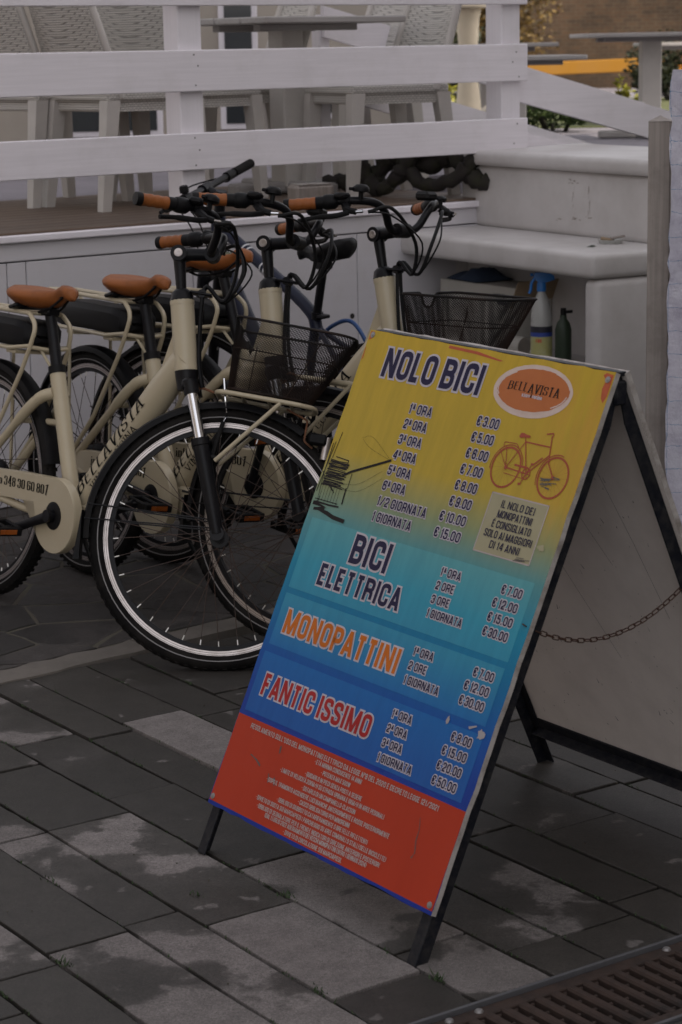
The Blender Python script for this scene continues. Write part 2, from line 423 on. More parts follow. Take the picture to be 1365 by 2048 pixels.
class MB:
    def __init__(s):
        s.v, s.f, s.m = [], [], []
    def add(s, vs, fs, mi=0):
        o = len(s.v)
        s.v += [tuple(p) for p in vs]
        s.f += [tuple(i + o for i in f) for f in fs]
        s.m += [mi] * len(fs)
        return s
    def tube(s, pts, r, n=8, closed=False, cap=True, mi=0, flat=None, upref=None):
        pts = [V3(p) for p in pts]
        N = len(pts)
        rr = r if isinstance(r, (list, tuple)) else [r] * N
        tang = []
        for i in range(N):
            if closed:
                d = pts[(i + 1) % N] - pts[i - 1]
            else:
                d = pts[min(i + 1, N - 1)] - pts[max(i - 1, 0)]
            tang.append(d.normalized() if d.length > 1e-9 else Vector((0, 0, 1)))
        a = V3(upref) if upref else (Vector((0, 0, 1)) if abs(tang[0].z) < 0.9 else Vector((1, 0, 0)))
        nrm = (a - tang[0] * a.dot(tang[0])).normalized()
        vs, fs = [], []
        for i in range(N):
            nrm = nrm - tang[i] * nrm.dot(tang[i])
            nrm = nrm.normalized() if nrm.length > 1e-6 else tang[i].orthogonal().normalized()
            b = tang[i].cross(nrm)
            for k in range(n):
                t = 2 * math.pi * k / n
                w = (flat if flat else 1.0)
                vs.append(pts[i] + nrm * (math.cos(t) * rr[i]) + b * (math.sin(t) * rr[i] * w))
        for i in range(N if closed else N - 1):
            j = (i + 1) % N
            for k in range(n):
                k2 = (k + 1) % n
                fs.append((i * n + k, i * n + k2, j * n + k2, j * n + k))
        if cap and not closed:
            fs.append(tuple(range(n - 1, -1, -1)))
            fs.append(tuple((N - 1) * n + k for k in range(n)))
        return s.add(vs, fs, mi)
    def box(s, c, d, mi=0, mat=None):
        c = V3(c); x, y, z = d[0] / 2, d[1] / 2, d[2] / 2
        vs = [Vector((sx * x, sy * y, sz * z)) for sz in (-1, 1) for sy in (-1, 1) for sx in (-1, 1)]
        if mat is not None:
            vs = [mat @ p for p in vs]
        vs = [c + p for p in vs]
        return s.add(vs, [(0, 2, 3, 1), (4, 5, 7, 6), (0, 1, 5, 4), (2, 6, 7, 3), (0, 4, 6, 2), (1, 3, 7, 5)], mi)
    def cbox(s, c, d, ch=0.004, mi=0, mat=None):
        """box with chamfered edges"""
        x, y, z = d[0] / 2, d[1] / 2, d[2] / 2
        ch = min(ch, x * 0.9, y * 0.9, z * 0.9)
        bm = bmesh.new()
        for sx in (-1, 1):
            for sy in (-1, 1):
                for sz in (-1, 1):
                    for q in ((x - ch, y - ch, z), (x - ch, y, z - ch), (x, y - ch, z - ch)):
                        bm.verts.new((sx * q[0], sy * q[1], sz * q[2]))
        bmesh.ops.convex_hull(bm, input=bm.verts)
        bmesh.ops.dissolve_limit(bm, angle_limit=0.01, verts=bm.verts, edges=bm.edges)
        bm.verts.index_update()
        vs = [V3(v.co) for v in bm.verts]
        fs = [tuple(v.index for v in f.verts) for f in bm.faces]
        bm.free()
        if mat is not None:
            vs = [mat @ p for p in vs]
        return s.add([V3(c) + p for p in vs], fs, mi)
    def hull(s, pts, mi=0):
        bm = bmesh.new()
        for p in pts:
            bm.verts.new(p)
        r = bmesh.ops.convex_hull(bm, input=bm.verts)
        bmesh.ops.delete(bm, geom=[g for g in r['geom_interior'] if isinstance(g, bmesh.types.BMVert)], context='VERTS')
        bmesh.ops.dissolve_limit(bm, angle_limit=0.01, verts=bm.verts, edges=bm.edges)
        bm.verts.index_update()
        vs = [V3(v.co) for v in bm.verts]
        fs = [tuple(v.index for v in f.verts) for f in bm.faces]
        bm.free()
        return s.add(vs, fs, mi)
    def lathe(s, prof, n=20, o=(0, 0, 0), ax=None, mi=0, closed=False, a0=0.0, a1=2 * math.pi):
        """profile of (radius, height) turned about z (or about matrix ax)"""
        o = V3(o); full = abs(a1 - a0 - 2 * math.pi) < 1e-6
        cols = n if full else n + 1
        vs, fs = [], []
        P = len(prof)
        for k in range(cols):
            t = a0 + (a1 - a0) * k / n
            for r, z in prof:
                p = Vector((r * math.cos(t), r * math.sin(t), z))
                vs.append(o + (ax @ p if ax is not None else p))
        for k in range(n):
            k2 = (k + 1) % cols
            for i in range(P if closed else P - 1):
                j = (i + 1) % P
                fs.append((k * P + i, k2 * P + i, k2 * P + j, k * P + j))
        return s.add(vs, fs, mi)
    def prism(s, poly, z0, z1, ch=0.0, mi=0):
        """convex polygon (ccw) extruded, with a chamfered top edge"""
        n = len(poly)
        cx = sum(p[0] for p in poly) / n; cy = sum(p[1] for p in poly) / n
        def ring(k, z):
            out = []
            for x, y in poly:
                d = math.hypot(x - cx, y - cy)
                f = 1 - k * 1.3 / max(d, 1e-6)
                out.append((cx + (x - cx) * f, cy + (y - cy) * f, z))
            return out
        vs = ring(0, z0) + ring(0, z1 - ch)
        rows = 2
        if ch > 0:
            vs += ring(ch, z1); rows = 3
        fs = []
        for r in range(rows - 1):
            for i in range(n):
                j = (i + 1) % n
                fs.append((r * n + i, r * n + j, (r + 1) * n + j, (r + 1) * n + i))
        fs.append(tuple((rows - 1) * n + i for i in range(n)))
        return s.add(vs, fs, mi)
    def build(s, name, mats, parent=None, smooth=None, mw=None):
        me = bpy.data.meshes.new(name)
        me.from_pydata(s.v, [], s.f)
        if isinstance(mats, str):
            mats = [mats]
        for q in mats:
            me.materials.append(MATS[q])
        if len(mats) > 1:
            me.polygons.foreach_set('material_index', s.m)
        if smooth:
            me.polygons.foreach_set('use_smooth', [True] * len(me.polygons))
            me.set_sharp_from_angle(angle=R(smooth))
        me.update()
        o = bpy.data.objects.new(name, me)
        COL.objects.link(o)
        if parent is not None:
            o.parent = parent
        if mw is not None:
            o.matrix_local = mw
        return o

def tag(o, label=None, cat=None, group=None, kind=None):
    if label: o['label'] = label
    if cat: o['category'] = cat
    if group: o['group'] = group
    if kind: o['kind'] = kind
    return o

def empty(name, loc=(0, 0, 0), rot=(0, 0, 0)):
    o = bpy.data.objects.new(name, None)
    o.empty_display_size = 0.2
    COL.objects.link(o)
    o.location = loc
    o.rotation_euler = rot
    return o

def copy_tree(o, parent=None):
    c = o.copy()
    COL.objects.link(c)
    if parent is not None:
        c.parent = parent
    for ch in list(o.children):
        copy_tree(ch, c)
    return c

def fillet(pts, r, closed=False, seg=5):
    pts = [Vector(p) for p in pts]
    N = len(pts); out = []
    for i in range(N):
        if not closed and i in (0, N - 1):
            out.append(pts[i]); continue
        p0, p, p1 = pts[i - 1], pts[i], pts[(i + 1) % N]
        rr = r[i] if isinstance(r, (list, tuple)) else r
        a = p0 - p; b = p1 - p
        la, lb = a.length, b.length
        if rr <= 0 or la < 1e-9 or lb < 1e-9:
            out.append(p); continue
        a.normalize(); b.normalize()
        ang = a.angle(b)
        if ang > 3.1:
            out.append(p); continue
        half = ang / 2
        d = min(rr / math.tan(half), la * 0.5, lb * 0.5)
        q0 = p + a * d; q1 = p + b * d
        for k in range(seg + 1):
            t = k / seg
            out.append(q0 * (1 - t) ** 2 + p * (2 * t * (1 - t)) + q1 * t * t)
    return out

def spline(pts, n=8):
    """catmull-rom through the points"""
    P = [Vector(p) for p in pts]
    P = [P[0] * 2 - P[1]] + P + [P[-1] * 2 - P[-2]]
    out = []
    for i in range(1, len(P) - 2):
        for k in range(n):
            t = k / n
            a, b, c, d = P[i - 1], P[i], P[i + 1], P[i + 2]
            out.append(0.5 * ((2 * b) + (c - a) * t + (2 * a - 5 * b + 4 * c - d) * t * t + (3 * b - a - 3 * c + d) * t ** 3))
    out.append(P[-2])
    return out

# ------------------------------------------------------------------ stroke lettering
def RP(pts, closed=False, r=1.0):
    return ('p', pts, closed, r)
def SG(a, b):
    return ('s', [a, b], False, 0)
GL = {   # glyph: (width, strokes); coordinates 0..1 on the stroke centre line
 'A': (.43, [SG((0, 0), (.5, 1)), SG((1, 0), (.5, 1)), RP([(.22, .22), (.78, .22)])]),
 'B': (.41, [RP([(0, 0), (0, 1), (.95, 1), (.95, .53), (0, .53)], r=[0, 0, 1, 1, 0]), RP([(0, .53), (1, .53), (1, 0), (0, 0)], r=[0, 1, 1, 0])]),
 'C': (.40, [RP([(1, .66), (1, 1), (0, 1), (0, 0), (1, 0), (1, .34)])]),
 'D': (.41, [RP([(0, 0), (0, 1), (1, 1), (1, 0)], True, [0, 0, 1, 1])]),
 'E': (.35, [RP([(1, 1), (0, 1), (0, 0), (1, 0)], r=0), RP([(0, .52), (.85, .52)])]),
 'F': (.34, [RP([(1, 1), (0, 1), (0, 0)], r=0), RP([(0, .5), (.85, .5)])]),
 'G': (.40, [RP([(1, .68), (1, 1), (0, 1), (0, 0), (1, 0), (1, .46), (.5, .46)], r=[0, 1, 1, 1, 1, 0, 0])]),
 'H': (.42, [RP([(0, 0), (0, 1)]), RP([(1, 0), (1, 1)]), RP([(0, .52), (1, .52)])]),
 'I': (.15, [RP([(.5, 0), (.5, 1)])]),
 'J': (.28, [RP([(1, 1), (1, 0), (0, 0), (0, .12)], r=[0, 1, 1, 0])]),
 'K': (.42, [RP([(0, 0), (0, 1)]), SG((.05, .3), (1, 1)), SG((.35, .62), (1, 0))]),
 'L': (.33, [RP([(0, 1), (0, 0), (1, 0)], r=0)]),
 'M': (.54, [RP([(0, 0), (0, 1)]), RP([(1, 0), (1, 1)]), SG((0, 1), (.5, 0)), SG((1, 1), (.5, 0))]),
 'N': (.43, [RP([(0, 0), (0, 1)]), RP([(1, 0), (1, 1)]), SG((0, 1), (1, 0))]),
 'O': (.40, [RP([(0, 0), (1, 0), (1, 1), (0, 1)], True)]),
 'P': (.39, [RP([(0, 0), (0, 1), (1, 1), (1, .42), (0, .42)], r=[0, 0, 1, 1, 0])]),
 'R': (.41, [RP([(0, 0), (0, 1), (1, 1), (1, .47), (0, .47)], r=[0, 0, 1, 1, 0]), RP([(.55, .47), (.95, .40), (.98, 0)], r=[0, .6, 0])]),
 'S': (.39, [RP([(1, .72), (1, 1), (0, 1), (0, .62), (1, .40), (1, 0), (0, 0), (0, .28)])]),
 'T': (.37, [RP([(0, 1), (1, 1)]), RP([(.5, 0), (.5, 1)])]),
 'U': (.40, [RP([(0, 1), (0, 0), (1, 0), (1, 1)])]),
 'V': (.42, [SG((0, 1), (.5, 0)), SG((1, 1), (.5, 0))]),
 'W': (.60, [SG((0, 1), (.25, 0)), SG((.5, 1), (.25, 0)), SG((.5, 1), (.75, 0)), SG((1, 1), (.75, 0))]),
 'X': (.43, [SG((0, 1), (1, 0)), SG((1, 1), (0, 0))]),
 'Y': (.42, [SG((0, 1), (.5, .4)), SG((1, 1), (.5, .4)), RP([(.5, 0), (.5, .45)])]),
 'Z': (.37, [RP([(0, 1), (1, 1)]), RP([(0, 0), (1, 0)]), SG((1, 1), (0, 0))]),
 '0': (.40, [RP([(0, 0), (1, 0), (1, 1), (0, 1)], True)]),
 '1': (.24, [RP([(.8, 0), (.8, 1)]), RP([(.0, .80), (.8, .86)])]),
 '2': (.39, [RP([(0, .68), (0, 1), (1, 1), (1, .58), (0, .2), (0, 0), (1, 0)], r=[0, 1, 1, .7, .4, 0, 0])]),
 '3': (.39, [RP([(0, .70), (0, 1), (1, 1), (1, .53), (.35, .53)], r=[0, 1, 1, 1, 0]), RP([(.35, .53), (1, .53), (1, 0), (0, 0), (0, .30)], r=[0, 1, 1, 1, 0])]),
 '4': (.42, [RP([(.78, 0), (.78, 1)]), RP([(0, .24), (1.05, .24)]), SG((0, .24), (.72, 1))]),
 '5': (.39, [RP([(.95, 1), (.08, 1), (.02, .55), (1, .62), (1, 0), (0, 0), (0, .28)], r=[0, 0, .3, 1, 1, 1, 0])]),
 '6': (.40, [RP([(1, .74), (1, 1), (0, 1), (0, 0), (1, 0), (1, .56), (.02, .56)], r=[0, 1, 1, 1, 1, 1, 0])]),
 '7': (.36, [RP([(0, 1), (1, 1)]), SG((1, 1), (.35, 0))]),
 '8': (.40, [RP([(0, .53), (1, .53), (1, 1), (0, 1)], True), RP([(0, 0), (1, 0), (1, .53), (0, .53)], True)]),
 '9': (.40, [RP([(0, .26), (0, 0), (1, 0), (1, 1), (0, 1), (0, .44), (.98, .44)], r=[0, 1, 1, 1, 1, 1, 0])]),
 '€': (.42, [RP([(1, .72), (1, 1), (.2, 1), (.2, 0), (1, 0), (1, .28)]), RP([(-.05, .60), (.75, .60)]), RP([(-.05, .40), (.75, .40)])]),
 '.': (.14, [RP([(.5, -.08), (.5, .12)])]), ',': (.15, [SG((.3, -.2), (.6, .08))]), ':': (.15, [RP([(.5, 0), (.5, .06)])]),
 '/': (.40, [SG((0, -.05), (1, 1.05))]), "'": (.13, [RP([(.5, .72), (.5, 1)])]), '-': (.25, [RP([(0, .45), (1, .45)])]),
 '°': (.22, [RP([(0, .72), (1, .72), (1, 1), (0, 1)], True)]), '•': (.22, [RP([(.5, .36), (.5, .58)])]),
 '(': (.20, [RP([(1, 1.05), (.1, .85), (.1, .15), (1, -.05)], r=.6)]), ')': (.20, [RP([(0, 1.05), (.9, .85), (.9, .15), (0, -.05)], r=.6)]),
 '&': (.44, [RP([(1, .0), (.1, .75), (.1, 1), (.7, 1), (.7, .75), (0, .35), (0, 0), (.7, 0), (1, .4)], r=.4)]),
}
# small letters used on the bicycles and on the logo
GL.update({
 'i': (.16, [RP([(.5, 0), (.5, .62)]), RP([(.5, .82), (.5, .93)])]), 'n': (.36, [RP([(0, 0), (0, .64)]), RP([(0, .45), (.1, .64), (1, .64), (1, 0)], r=[0, .3, .6, 0])]),
 'f': (.26, [RP([(.35, 0), (.35, 1), (1, 1)], r=[0, .8, 0]), RP([(0, .62), (.9, .62)])]), 'o': (.36, [RP([(0, 0), (1, 0), (1, .64), (0, .64)], True)]),
 'v': (.36, [SG((0, .66), (.5, 0)), SG((1, .66), (.5, 0))]), 'c': (.33, [RP([(1, .5), (1, .64), (0, .64), (0, 0), (1, 0), (1, .14)])]),
 'u': (.36, [RP([(0, .66), (0, 0), (1, 0)], r=[0, .8, 0]), RP([(1, 0), (1, .66)])]), 'a': (.34, [RP([(.05, .55), (.1, .64), (1, .64), (1, 0)], r=[0, .3, .6, 0]), RP([(1, .38), (0, .38), (0, 0), (1, 0)], r=[0, .6, .6, 0])]),
})

def strip2d(mb, pts, hw, closed, z, mi, ext=0.0):
    P = []
    for p in pts:
        q = Vector((p[0], p[1]))
        if not P or (q - P[-1]).length > 2e-5: P.append(q)
    if closed and (P[0] - P[-1]).length < 2e-5: P.pop()
    if len(P) < 2: return
    if not closed and ext:
        P[0] = P[0] + (P[0] - P[1]).normalized() * ext
        P[-1] = P[-1] + (P[-1] - P[-2]).normalized() * ext
    N = len(P); L = []; Rr = []
    for i in range(N):
        a = P[i - 1] if (closed or i > 0) else None
        b = P[(i + 1) % N] if (closed or i < N - 1) else None
        da = (P[i] - a).normalized() if a is not None else None
        db = (b - P[i]).normalized() if b is not None else None
        if da is None: da = db
        if db is None: db = da
        na = Vector((-da.y, da.x)); nb = Vector((-db.y, db.x))
        m = na + nb
        if m.length < 1e-6: m = na
        m.normalize()
        k = 1.0 / max(m.dot(na), 0.5)
        L.append(P[i] + m * hw * k); Rr.append(P[i] - m * hw * k)
    vs = [(p.x, p.y, z) for p in L] + [(p.x, p.y, z) for p in Rr]
    fs = []
    for i in range(N if closed else N - 1):
        j = (i + 1) % N
        fs.append((N + i, N + j, j, i))
    mb.add(vs, fs, mi)

def text_strokes(txt, cap, stroke=.145, track=.075, serif=False):
    """list of (kind, points, closed) in metres and the total width; cap = height of the capitals"""
    x = 0.0; out = []
    i = 0
    while i < len(txt):
        ch = txt[i]; i += 1
        s, dy = 1.0, 0.0
        if ch == ' ':
            x += .22; continue
        if ch == 'ª':
            ch, s, dy = 'A', .55, .45
        acc = {'À': 'A', 'È': 'E', 'Ù': 'U'}.get(ch)
        g = GL[acc or ch]
        w = g[0] * s * (1.3 if serif else 1.36)
        hsx = stroke / 2
        def mp(p):
            return (x + hsx + p[0] * (w - 2 * hsx), dy + hsx + p[1] * (s - 2 * hsx))
        for kind, pts, closed, r in g[1]:
            if kind == 's':
                (x0, y0), (x1, y1) = mp(pts[0]), mp(pts[1])
                if y0 > y1: x0, y0, x1, y1 = x1, y1, x0, y0
                if pts[0][1] in (0, 1) or pts[1][1] in (0, 1):
                    lo = min(pts[0][1], pts[1][1]); hi = max(pts[0][1], pts[1][1])
                    if lo == 0: y0 -= hsx
                    if hi == 1: y1 += hsx
                out.append(('s', [(x0, y0), (x1, y1)], False))
            else:
                q = [Vector(mp(p)) for p in pts]
                rad = (w - stroke) / 2 if w > stroke else 0.02
                if isinstance(r, (list, tuple)): rr = [k * rad for k in r]
                else: rr = r * rad
                if len(q) > 2: q = fillet(q, rr, closed, 4)
                ends = 0.0
                if not closed:
                    # butt ends that lie on the cap or base line reach it
                    for e in (0, -1):
                        if pts[e][1] in (0, 1) and abs(pts[e][0] - pts[e + 1 if e == 0 else e - 1][0]) < .01:
                            q[e] = q[e] + Vector((0, -hsx if pts[e][1] == 0 else hsx))
                out.append(('p', [(a.x, a.y) for a in q], closed))
                if serif and not closed and len(txt) > 1:
                    for e in (0, -1):
                        if abs(pts[e][0] - pts[e + 1 if e == 0 else e - 1][0]) < .01 and (pts[e][1] in (0, 1)):
                            cx, cy = q[e].x, q[e].y
                            out.append(('t', [(cx - stroke * .95, cy), (cx + stroke * .95, cy)], False))
            if serif and kind == 's':
                for (px, py), pe in zip(((x0, y0), (x1, y1)), sorted((pts[0], pts[1]), key=lambda k: k[1])):
                    if pe[1] in (0, 1) and pe[0] in (0, 1):
                        out.append(('t', [(px - stroke * .95, py), (px + stroke * .95, py)], False))
        if acc:
            cxm = x + w / 2
            out.append(('s', [(cxm + .04, 1.06), (cxm - .05, 1.2)], False))
        x += w + track * (.6 if s < 1 else 1)
    wtot = x - track
    return out, wtot

def lettering(mb, txt, u0, u1, v0, cap, z=0.0, mi=0, stroke=.145, track=.075, outline=0.0, omi=0, zo=0.0, align='fit', slant=0.0, serif=False, oz=0.00001):
    """lay a line of text with its baseline at v0; align fit | left | right | centre"""
    st, w = text_strokes(txt, cap, stroke, track, serif)
    sx = cap
    if align == 'fit':
        sx = (u1 - u0) / w
        ox = u0
    elif align == 'left': ox = u0
    elif align == 'right': ox = u1 - w * sx
    else: ox = (u0 + u1) / 2 - w * sx / 2
    k = 0
    for layer in ((1, 0) if outline else (0,)):
        o = outline if layer else 0.0
        zz = zo if layer else z
        for kind, pts, closed in st:
            k += 1
            zk = zz + k * oz
            hw = stroke / 2 * cap + o
            P = [(ox + p[0] * sx + slant * p[1] * cap, v0 + p[1] * cap) for p in pts]
            m = omi if layer else mi
            if serif and not layer:
                thin, thick = stroke * cap * .17, stroke * cap * .62
                if kind == 't':
                    strip2d(mb, P, thin, False, zk, m); continue
                n = len(P)
                for a in range(n if closed else n - 1):
                    p, q = Vector(P[a]), Vector(P[(a + 1) % n])
                    d = q - p
                    if d.length < 1e-7: continue
                    f = abs(d.y) / d.length
                    strip2d(mb, [p, q], thin + (thick - thin) * f ** 1.5, False, zk + (a % 2) * 4e-6, m, ext=thin * .6)
                continue
            if kind == 's':
                (x0, y0), (x1, y1) = P
                L = math.hypot(x1 - x0, y1 - y0); sn = max(abs(y1 - y0) / L, .35)
                h = hw / sn
                dx = (x1 - x0) / (y1 - y0) if abs(y1 - y0) > 1e-9 else 0
                x0 -= dx * o; x1 += dx * o; y0 -= o; y1 += o
                mb.add([(x0 - h, y0, zk), (x0 + h, y0, zk), (x1 + h, y1, zk), (x1 - h, y1, zk)], [(0, 1, 2, 3)], m)
            else:
                strip2d(mb, P, hw, closed, zk, m, ext=o)
    return ox, ox + w * sx

# ------------------------------------------------------------------ layout frames
GY = R(-55.406)                                    # direction of the paving courses
DU = Vector((math.cos(GY), math.sin(GY), 0)); DV = Vector((-math.sin(GY), math.cos(GY), 0))
GRID = Matrix(((DU.x, DV.x, 0, 0), (DU.y, DV.y, 0, 0), (0, 0, 1, 0), (0, 0, 0, 1)))
FY = R(37.96)                                      # direction of the deck front
P0 = Vector((-1.188, 7.706, 0))
T = Vector((math.cos(FY), math.sin(FY), 0)); NN = Vector((-math.sin(FY), math.cos(FY), 0))   # NN points away from the street
DECK = Matrix(((T.x, NN.x, 0, P0.x), (T.y, NN.y, 0, P0.y), (0, 0, 1, 0), (0, 0, 0, 1)))
DECK_Z = 0.985

# ------------------------------------------------------------------ ground
g = MB(); g.add([(-120, -60, -0.035), (120, -60, -0.035), (120, 180, -0.035), (-120, 180, -0.035)], [(0, 1, 2, 3)])
tag(g.build('ground', 'joint_soil'), kind='structure')

pave = empty('pavement'); tag(pave, kind='structure')
pave.matrix_world = GRID
vb = [1.664, 1.838, 1.9645, 2.164, 2.335, 2.458, 2.636, 2.768, 2.982, 3.122]
wds = [.17, .127, .2, .171, .124, .177, .132, .214, .14]
k = 0
while vb[-1] < 6.2:
    vb.append(vb[-1] + wds[k % 9]); k += 1
k = 0
while vb[0] > 0.2:
    vb.insert(0, vb[0] - wds[(8 - k) % 9]); k += 1
fixed = {1.5: [-3.333, -4.1, -4.62], 1.664: [-3.386, -3.93, -4.5], 1.838: [-3.414, -3.959, -4.48], 1.9645: [-4.373, -3.959, -3.3205, -2.909],
         2.164: [-4.524, -4.06, -3.53, -3.002], 2.335: [-4.4625, -3.93, -3.42, -2.891], 2.458: [-4.528, -3.98, -3.44, -2.886],
         2.636: [-4.456, -3.92, -3.393, -2.95], 2.768: [-4.6, -4.2, -3.85, -3.316], 2.982: [-4.52, -3.98, -3.459, -3.0]}
DRY = {}   # (v row, slab number from the kerb) : wetness offset; lower is drier
def slab_uv(x, y):
    p = Vector((x, y, 0)); return p.dot(DU), p.dot(DV)
dry_pts = [((-4.16, 2.55), -.35), ((-4.75, 2.25), .0), ((-4.2, 1.75), -.30), ((-3.65, 2.06), -.10), ((-3.65, 1.90), .02), ((-3.12, 2.06), -.18),
           ((-3.35, 1.75), -.06), ((-2.9, 2.25), -.02), ((-3.1, 2.4), .08), ((-3.2, 2.55), .04), ((-3.9, 2.06), .02), ((-4.15, 1.9), .02), ((-3.1, 1.9), -.03), ((-3.7, 1.6), .0), ((-3.15, 2.25), -.05), ((-3.45, 1.6), .0)]
for i in range(len(vb) - 1):
    v0, v1 = vb[i], vb[i + 1]
    js = None
    for kx, vv in fixed.items():
        if abs(kx - v0) < .03: js = sorted(vv)
    if js is None:
        js = []; u = -5.03 + rnd.uniform(.25, .6)
        while u < -2.95:
            js.append(u); u += rnd.uniform(.42, .66)
    for lo, hi, jj in ((-5.04, -2.752, js), (-2.494, -1.2, [-2.1 + rnd.uniform(-.2, .2), -1.6])):
        us = [lo] + [q for q in jj if lo + .08 < q < hi - .08] + [hi]
        for a, b in zip(us[:-1], us[1:]):
            j = .0042
            e = [rnd.uniform(-.0015, .0015) for _ in range(8)]
            cs_ = [(a + j + e[0], v0 + j + e[1]), (b - j + e[2], v0 + j + e[3]), (b - j + e[4], v1 - j + e[5]), (a + j + e[6], v1 - j + e[7])]
            poly = []
            for q in range(4):
                c0_, c1_ = cs_[q], cs_[(q + 1) % 4]; ns_ = 12 if q % 2 == 0 else 6
                for w_ in range(ns_):
                    t_ = w_ / ns_; jj_ = rnd.choice((.0004, .0008, .0008, .0022)) if w_ else .0015
                    poly.append((c0_[0] + (c1_[0] - c0_[0]) * t_ + rnd.uniform(-jj_, jj_), c0_[1] + (c1_[1] - c0_[1]) * t_ + rnd.uniform(-jj_, jj_)))
            cu, cv = (a + b) / 2, (v0 + v1) / 2
            wet = .21 + rnd.uniform(-.06, .06)
            for (pu, pv), wv in dry_pts:
                if a < pu < b and v0 < pv < v1: wet = wv
            dz = rnd.uniform(-.002, .002) + (.004 if wet < -.15 else 0)
            loc = [(x - cu, y - cv) for x, y in poly]
            mb = MB().prism(loc, -.05, 0, .0013)
            o = mb.build('paving_slab', 'paving_slab', pave)
            o.location = (cu, cv, dz); o.rotation_euler = (rnd.uniform(-.004, .004), rnd.uniform(-.003, .003), 0)
            o['wet'] = float(wet)

# weeds and moss tufts in the joints
wd = MB()
for _ in range(900):
    i = rnd.randrange(len(vb)); v = vb[i]; u = rnd.uniform(-5.0, -2.75)
    p = DU * u + DV * v
    for b_ in range(rnd.randint(3, 9)):
        a = rnd.uniform(0, 6.3); h = rnd.uniform(.002, .007); w = .0012
        q = p + DU * rnd.uniform(-.02, .02) + DV * rnd.uniform(-.003, .003)
        tip = q + Vector((math.cos(a) * h * .8, math.sin(a) * h * .8, h))
        sd = Vector((-math.sin(a) * w, math.cos(a) * w, 0))
        wd.add([q - sd, q + sd, (q + tip) / 2 + sd * .8 + Vector((0, 0, h * .15)), tip], [(0, 1, 2), (0, 2, 3)])
for cu, cv, nn_, hh in ((-3.33, 1.67, 26, .022), (-3.35, 2.164, 18, .02), (-3.46, 2.03, 22, .014), (-2.95, 1.97, 20, .02), (-2.86, 2.164, 24, .03), (-3.03, 2.164, 10, .02), (-4.98, 2.9, 26, .03), (-4.99, 2.95, 30, .035), (-3.7, 1.84, 10, .02)):
    for _ in range(nn_):
        q = DU * (cu + rnd.gauss(0, .014)) + DV * (cv + rnd.gauss(0, .006)); a = rnd.uniform(0, 6.3); h = rnd.uniform(.25, .6) * hh
        tip = q + Vector((math.cos(a) * h * .7, math.sin(a) * h * .7, h)); sd = Vector((-math.sin(a), math.cos(a), 0)) * .0014
        wd.add([q - sd, q + sd, (q + tip) / 2 + sd, tip], [(0, 1, 2), (0, 2, 3)])
tag(wd.build('joint_weeds', 'weed'), 'tiny green weeds growing in the paving joints', 'weeds', kind='stuff')
# grit: small pale specks of sand and shell
gm = MB()
for _ in range(160):
    p = DU * rnd.uniform(-5, -2.8) + DV * rnd.uniform(1.4, 3.6); s = rnd.choice((.0012, .0015, .002, .003))
    gm.hull([p + Vector((rnd.uniform(-s, s), rnd.uniform(-s, s), rnd.uniform(0, s * 1.4) + .002)) for _ in range(7)])
tag(gm.build('grit', 'mortar'), 'pale sand grit scattered on the paving slabs', 'grit', kind='stuff')

# kerb strip and crazy paving
K0 = Vector((-.892, 5.468, 0)); KY = R(41.0)
KT = Vector((math.cos(KY), math.sin(KY), 0)); KN = Vector((-math.sin(KY), math.cos(KY), 0))
KERB = Matrix(((KT.x, KN.x, 0, K0.x), (KT.y, KN.y, 0, K0.y), (0, 0, 1, 0), (0, 0, 0, 1)))
kb = empty('kerb_strip'); kb.matrix_world = KERB; tag(kb, kind='structure')
x = -3.0
while x < 4.5:
    L = rnd.uniform(.75, 1.0)
    n_ = 14
    pts = []
    for q in range(n_ + 1): pts.append((x + .003 + (L - .006) * q / n_, .0 + rnd.uniform(-.006, .006)))
    for q in range(n_, -1, -1): pts.append((x + .003 + (L - .006) * q / n_, .105 + rnd.uniform(-.012, .012)))
    mb = MB(); N = len(pts)
    mb.add([(a, b, .006) for a, b in pts] + [(a, b, -.05) for a, b in pts],
           [tuple(range(N))] + [(i, N + i, N + (i + 1) % N, (i + 1) % N) for i in range(N)])
    mb.build('kerb_stone', 'kerb', kb)
    x += L
cz = empty('crazy_paving'); cz.matrix_world = KERB; tag(cz, kind='structure')
mo = MB(); mo.add([(-4, .09, -.0025), (6, .09, -.0025), (6, 3.4, -.0025), (-4, 3.4, -.0025)], [(0, 1, 2, 3)])
mo.build('mortar_bed', 'mortar', cz)
seeds = []
gx, gy = .23, .20
for iy in range(14):
    for ix in range(22):
        if rnd.random() < .24: continue
        seeds.append((-2.0 + (ix + .5 * (iy % 2) + rnd.uniform(-.5, .5)) * gx, .14 + (iy + rnd.uniform(-.5, .5)) * gy))
def clip(poly, px, py, nx, ny):
    out = []
    for i in range(len(poly)):
        a, b = poly[i], poly[(i + 1) % len(poly)]
        da = (a[0] - px) * nx + (a[1] - py) * ny; db = (b[0] - px) * nx + (b[1] - py) * ny
        if da <= 0: out.append(a)
        if da * db < 0:
            t = da / (da - db); out.append((a[0] + (b[0] - a[0]) * t, a[1] + (b[1] - a[1]) * t))
    return out
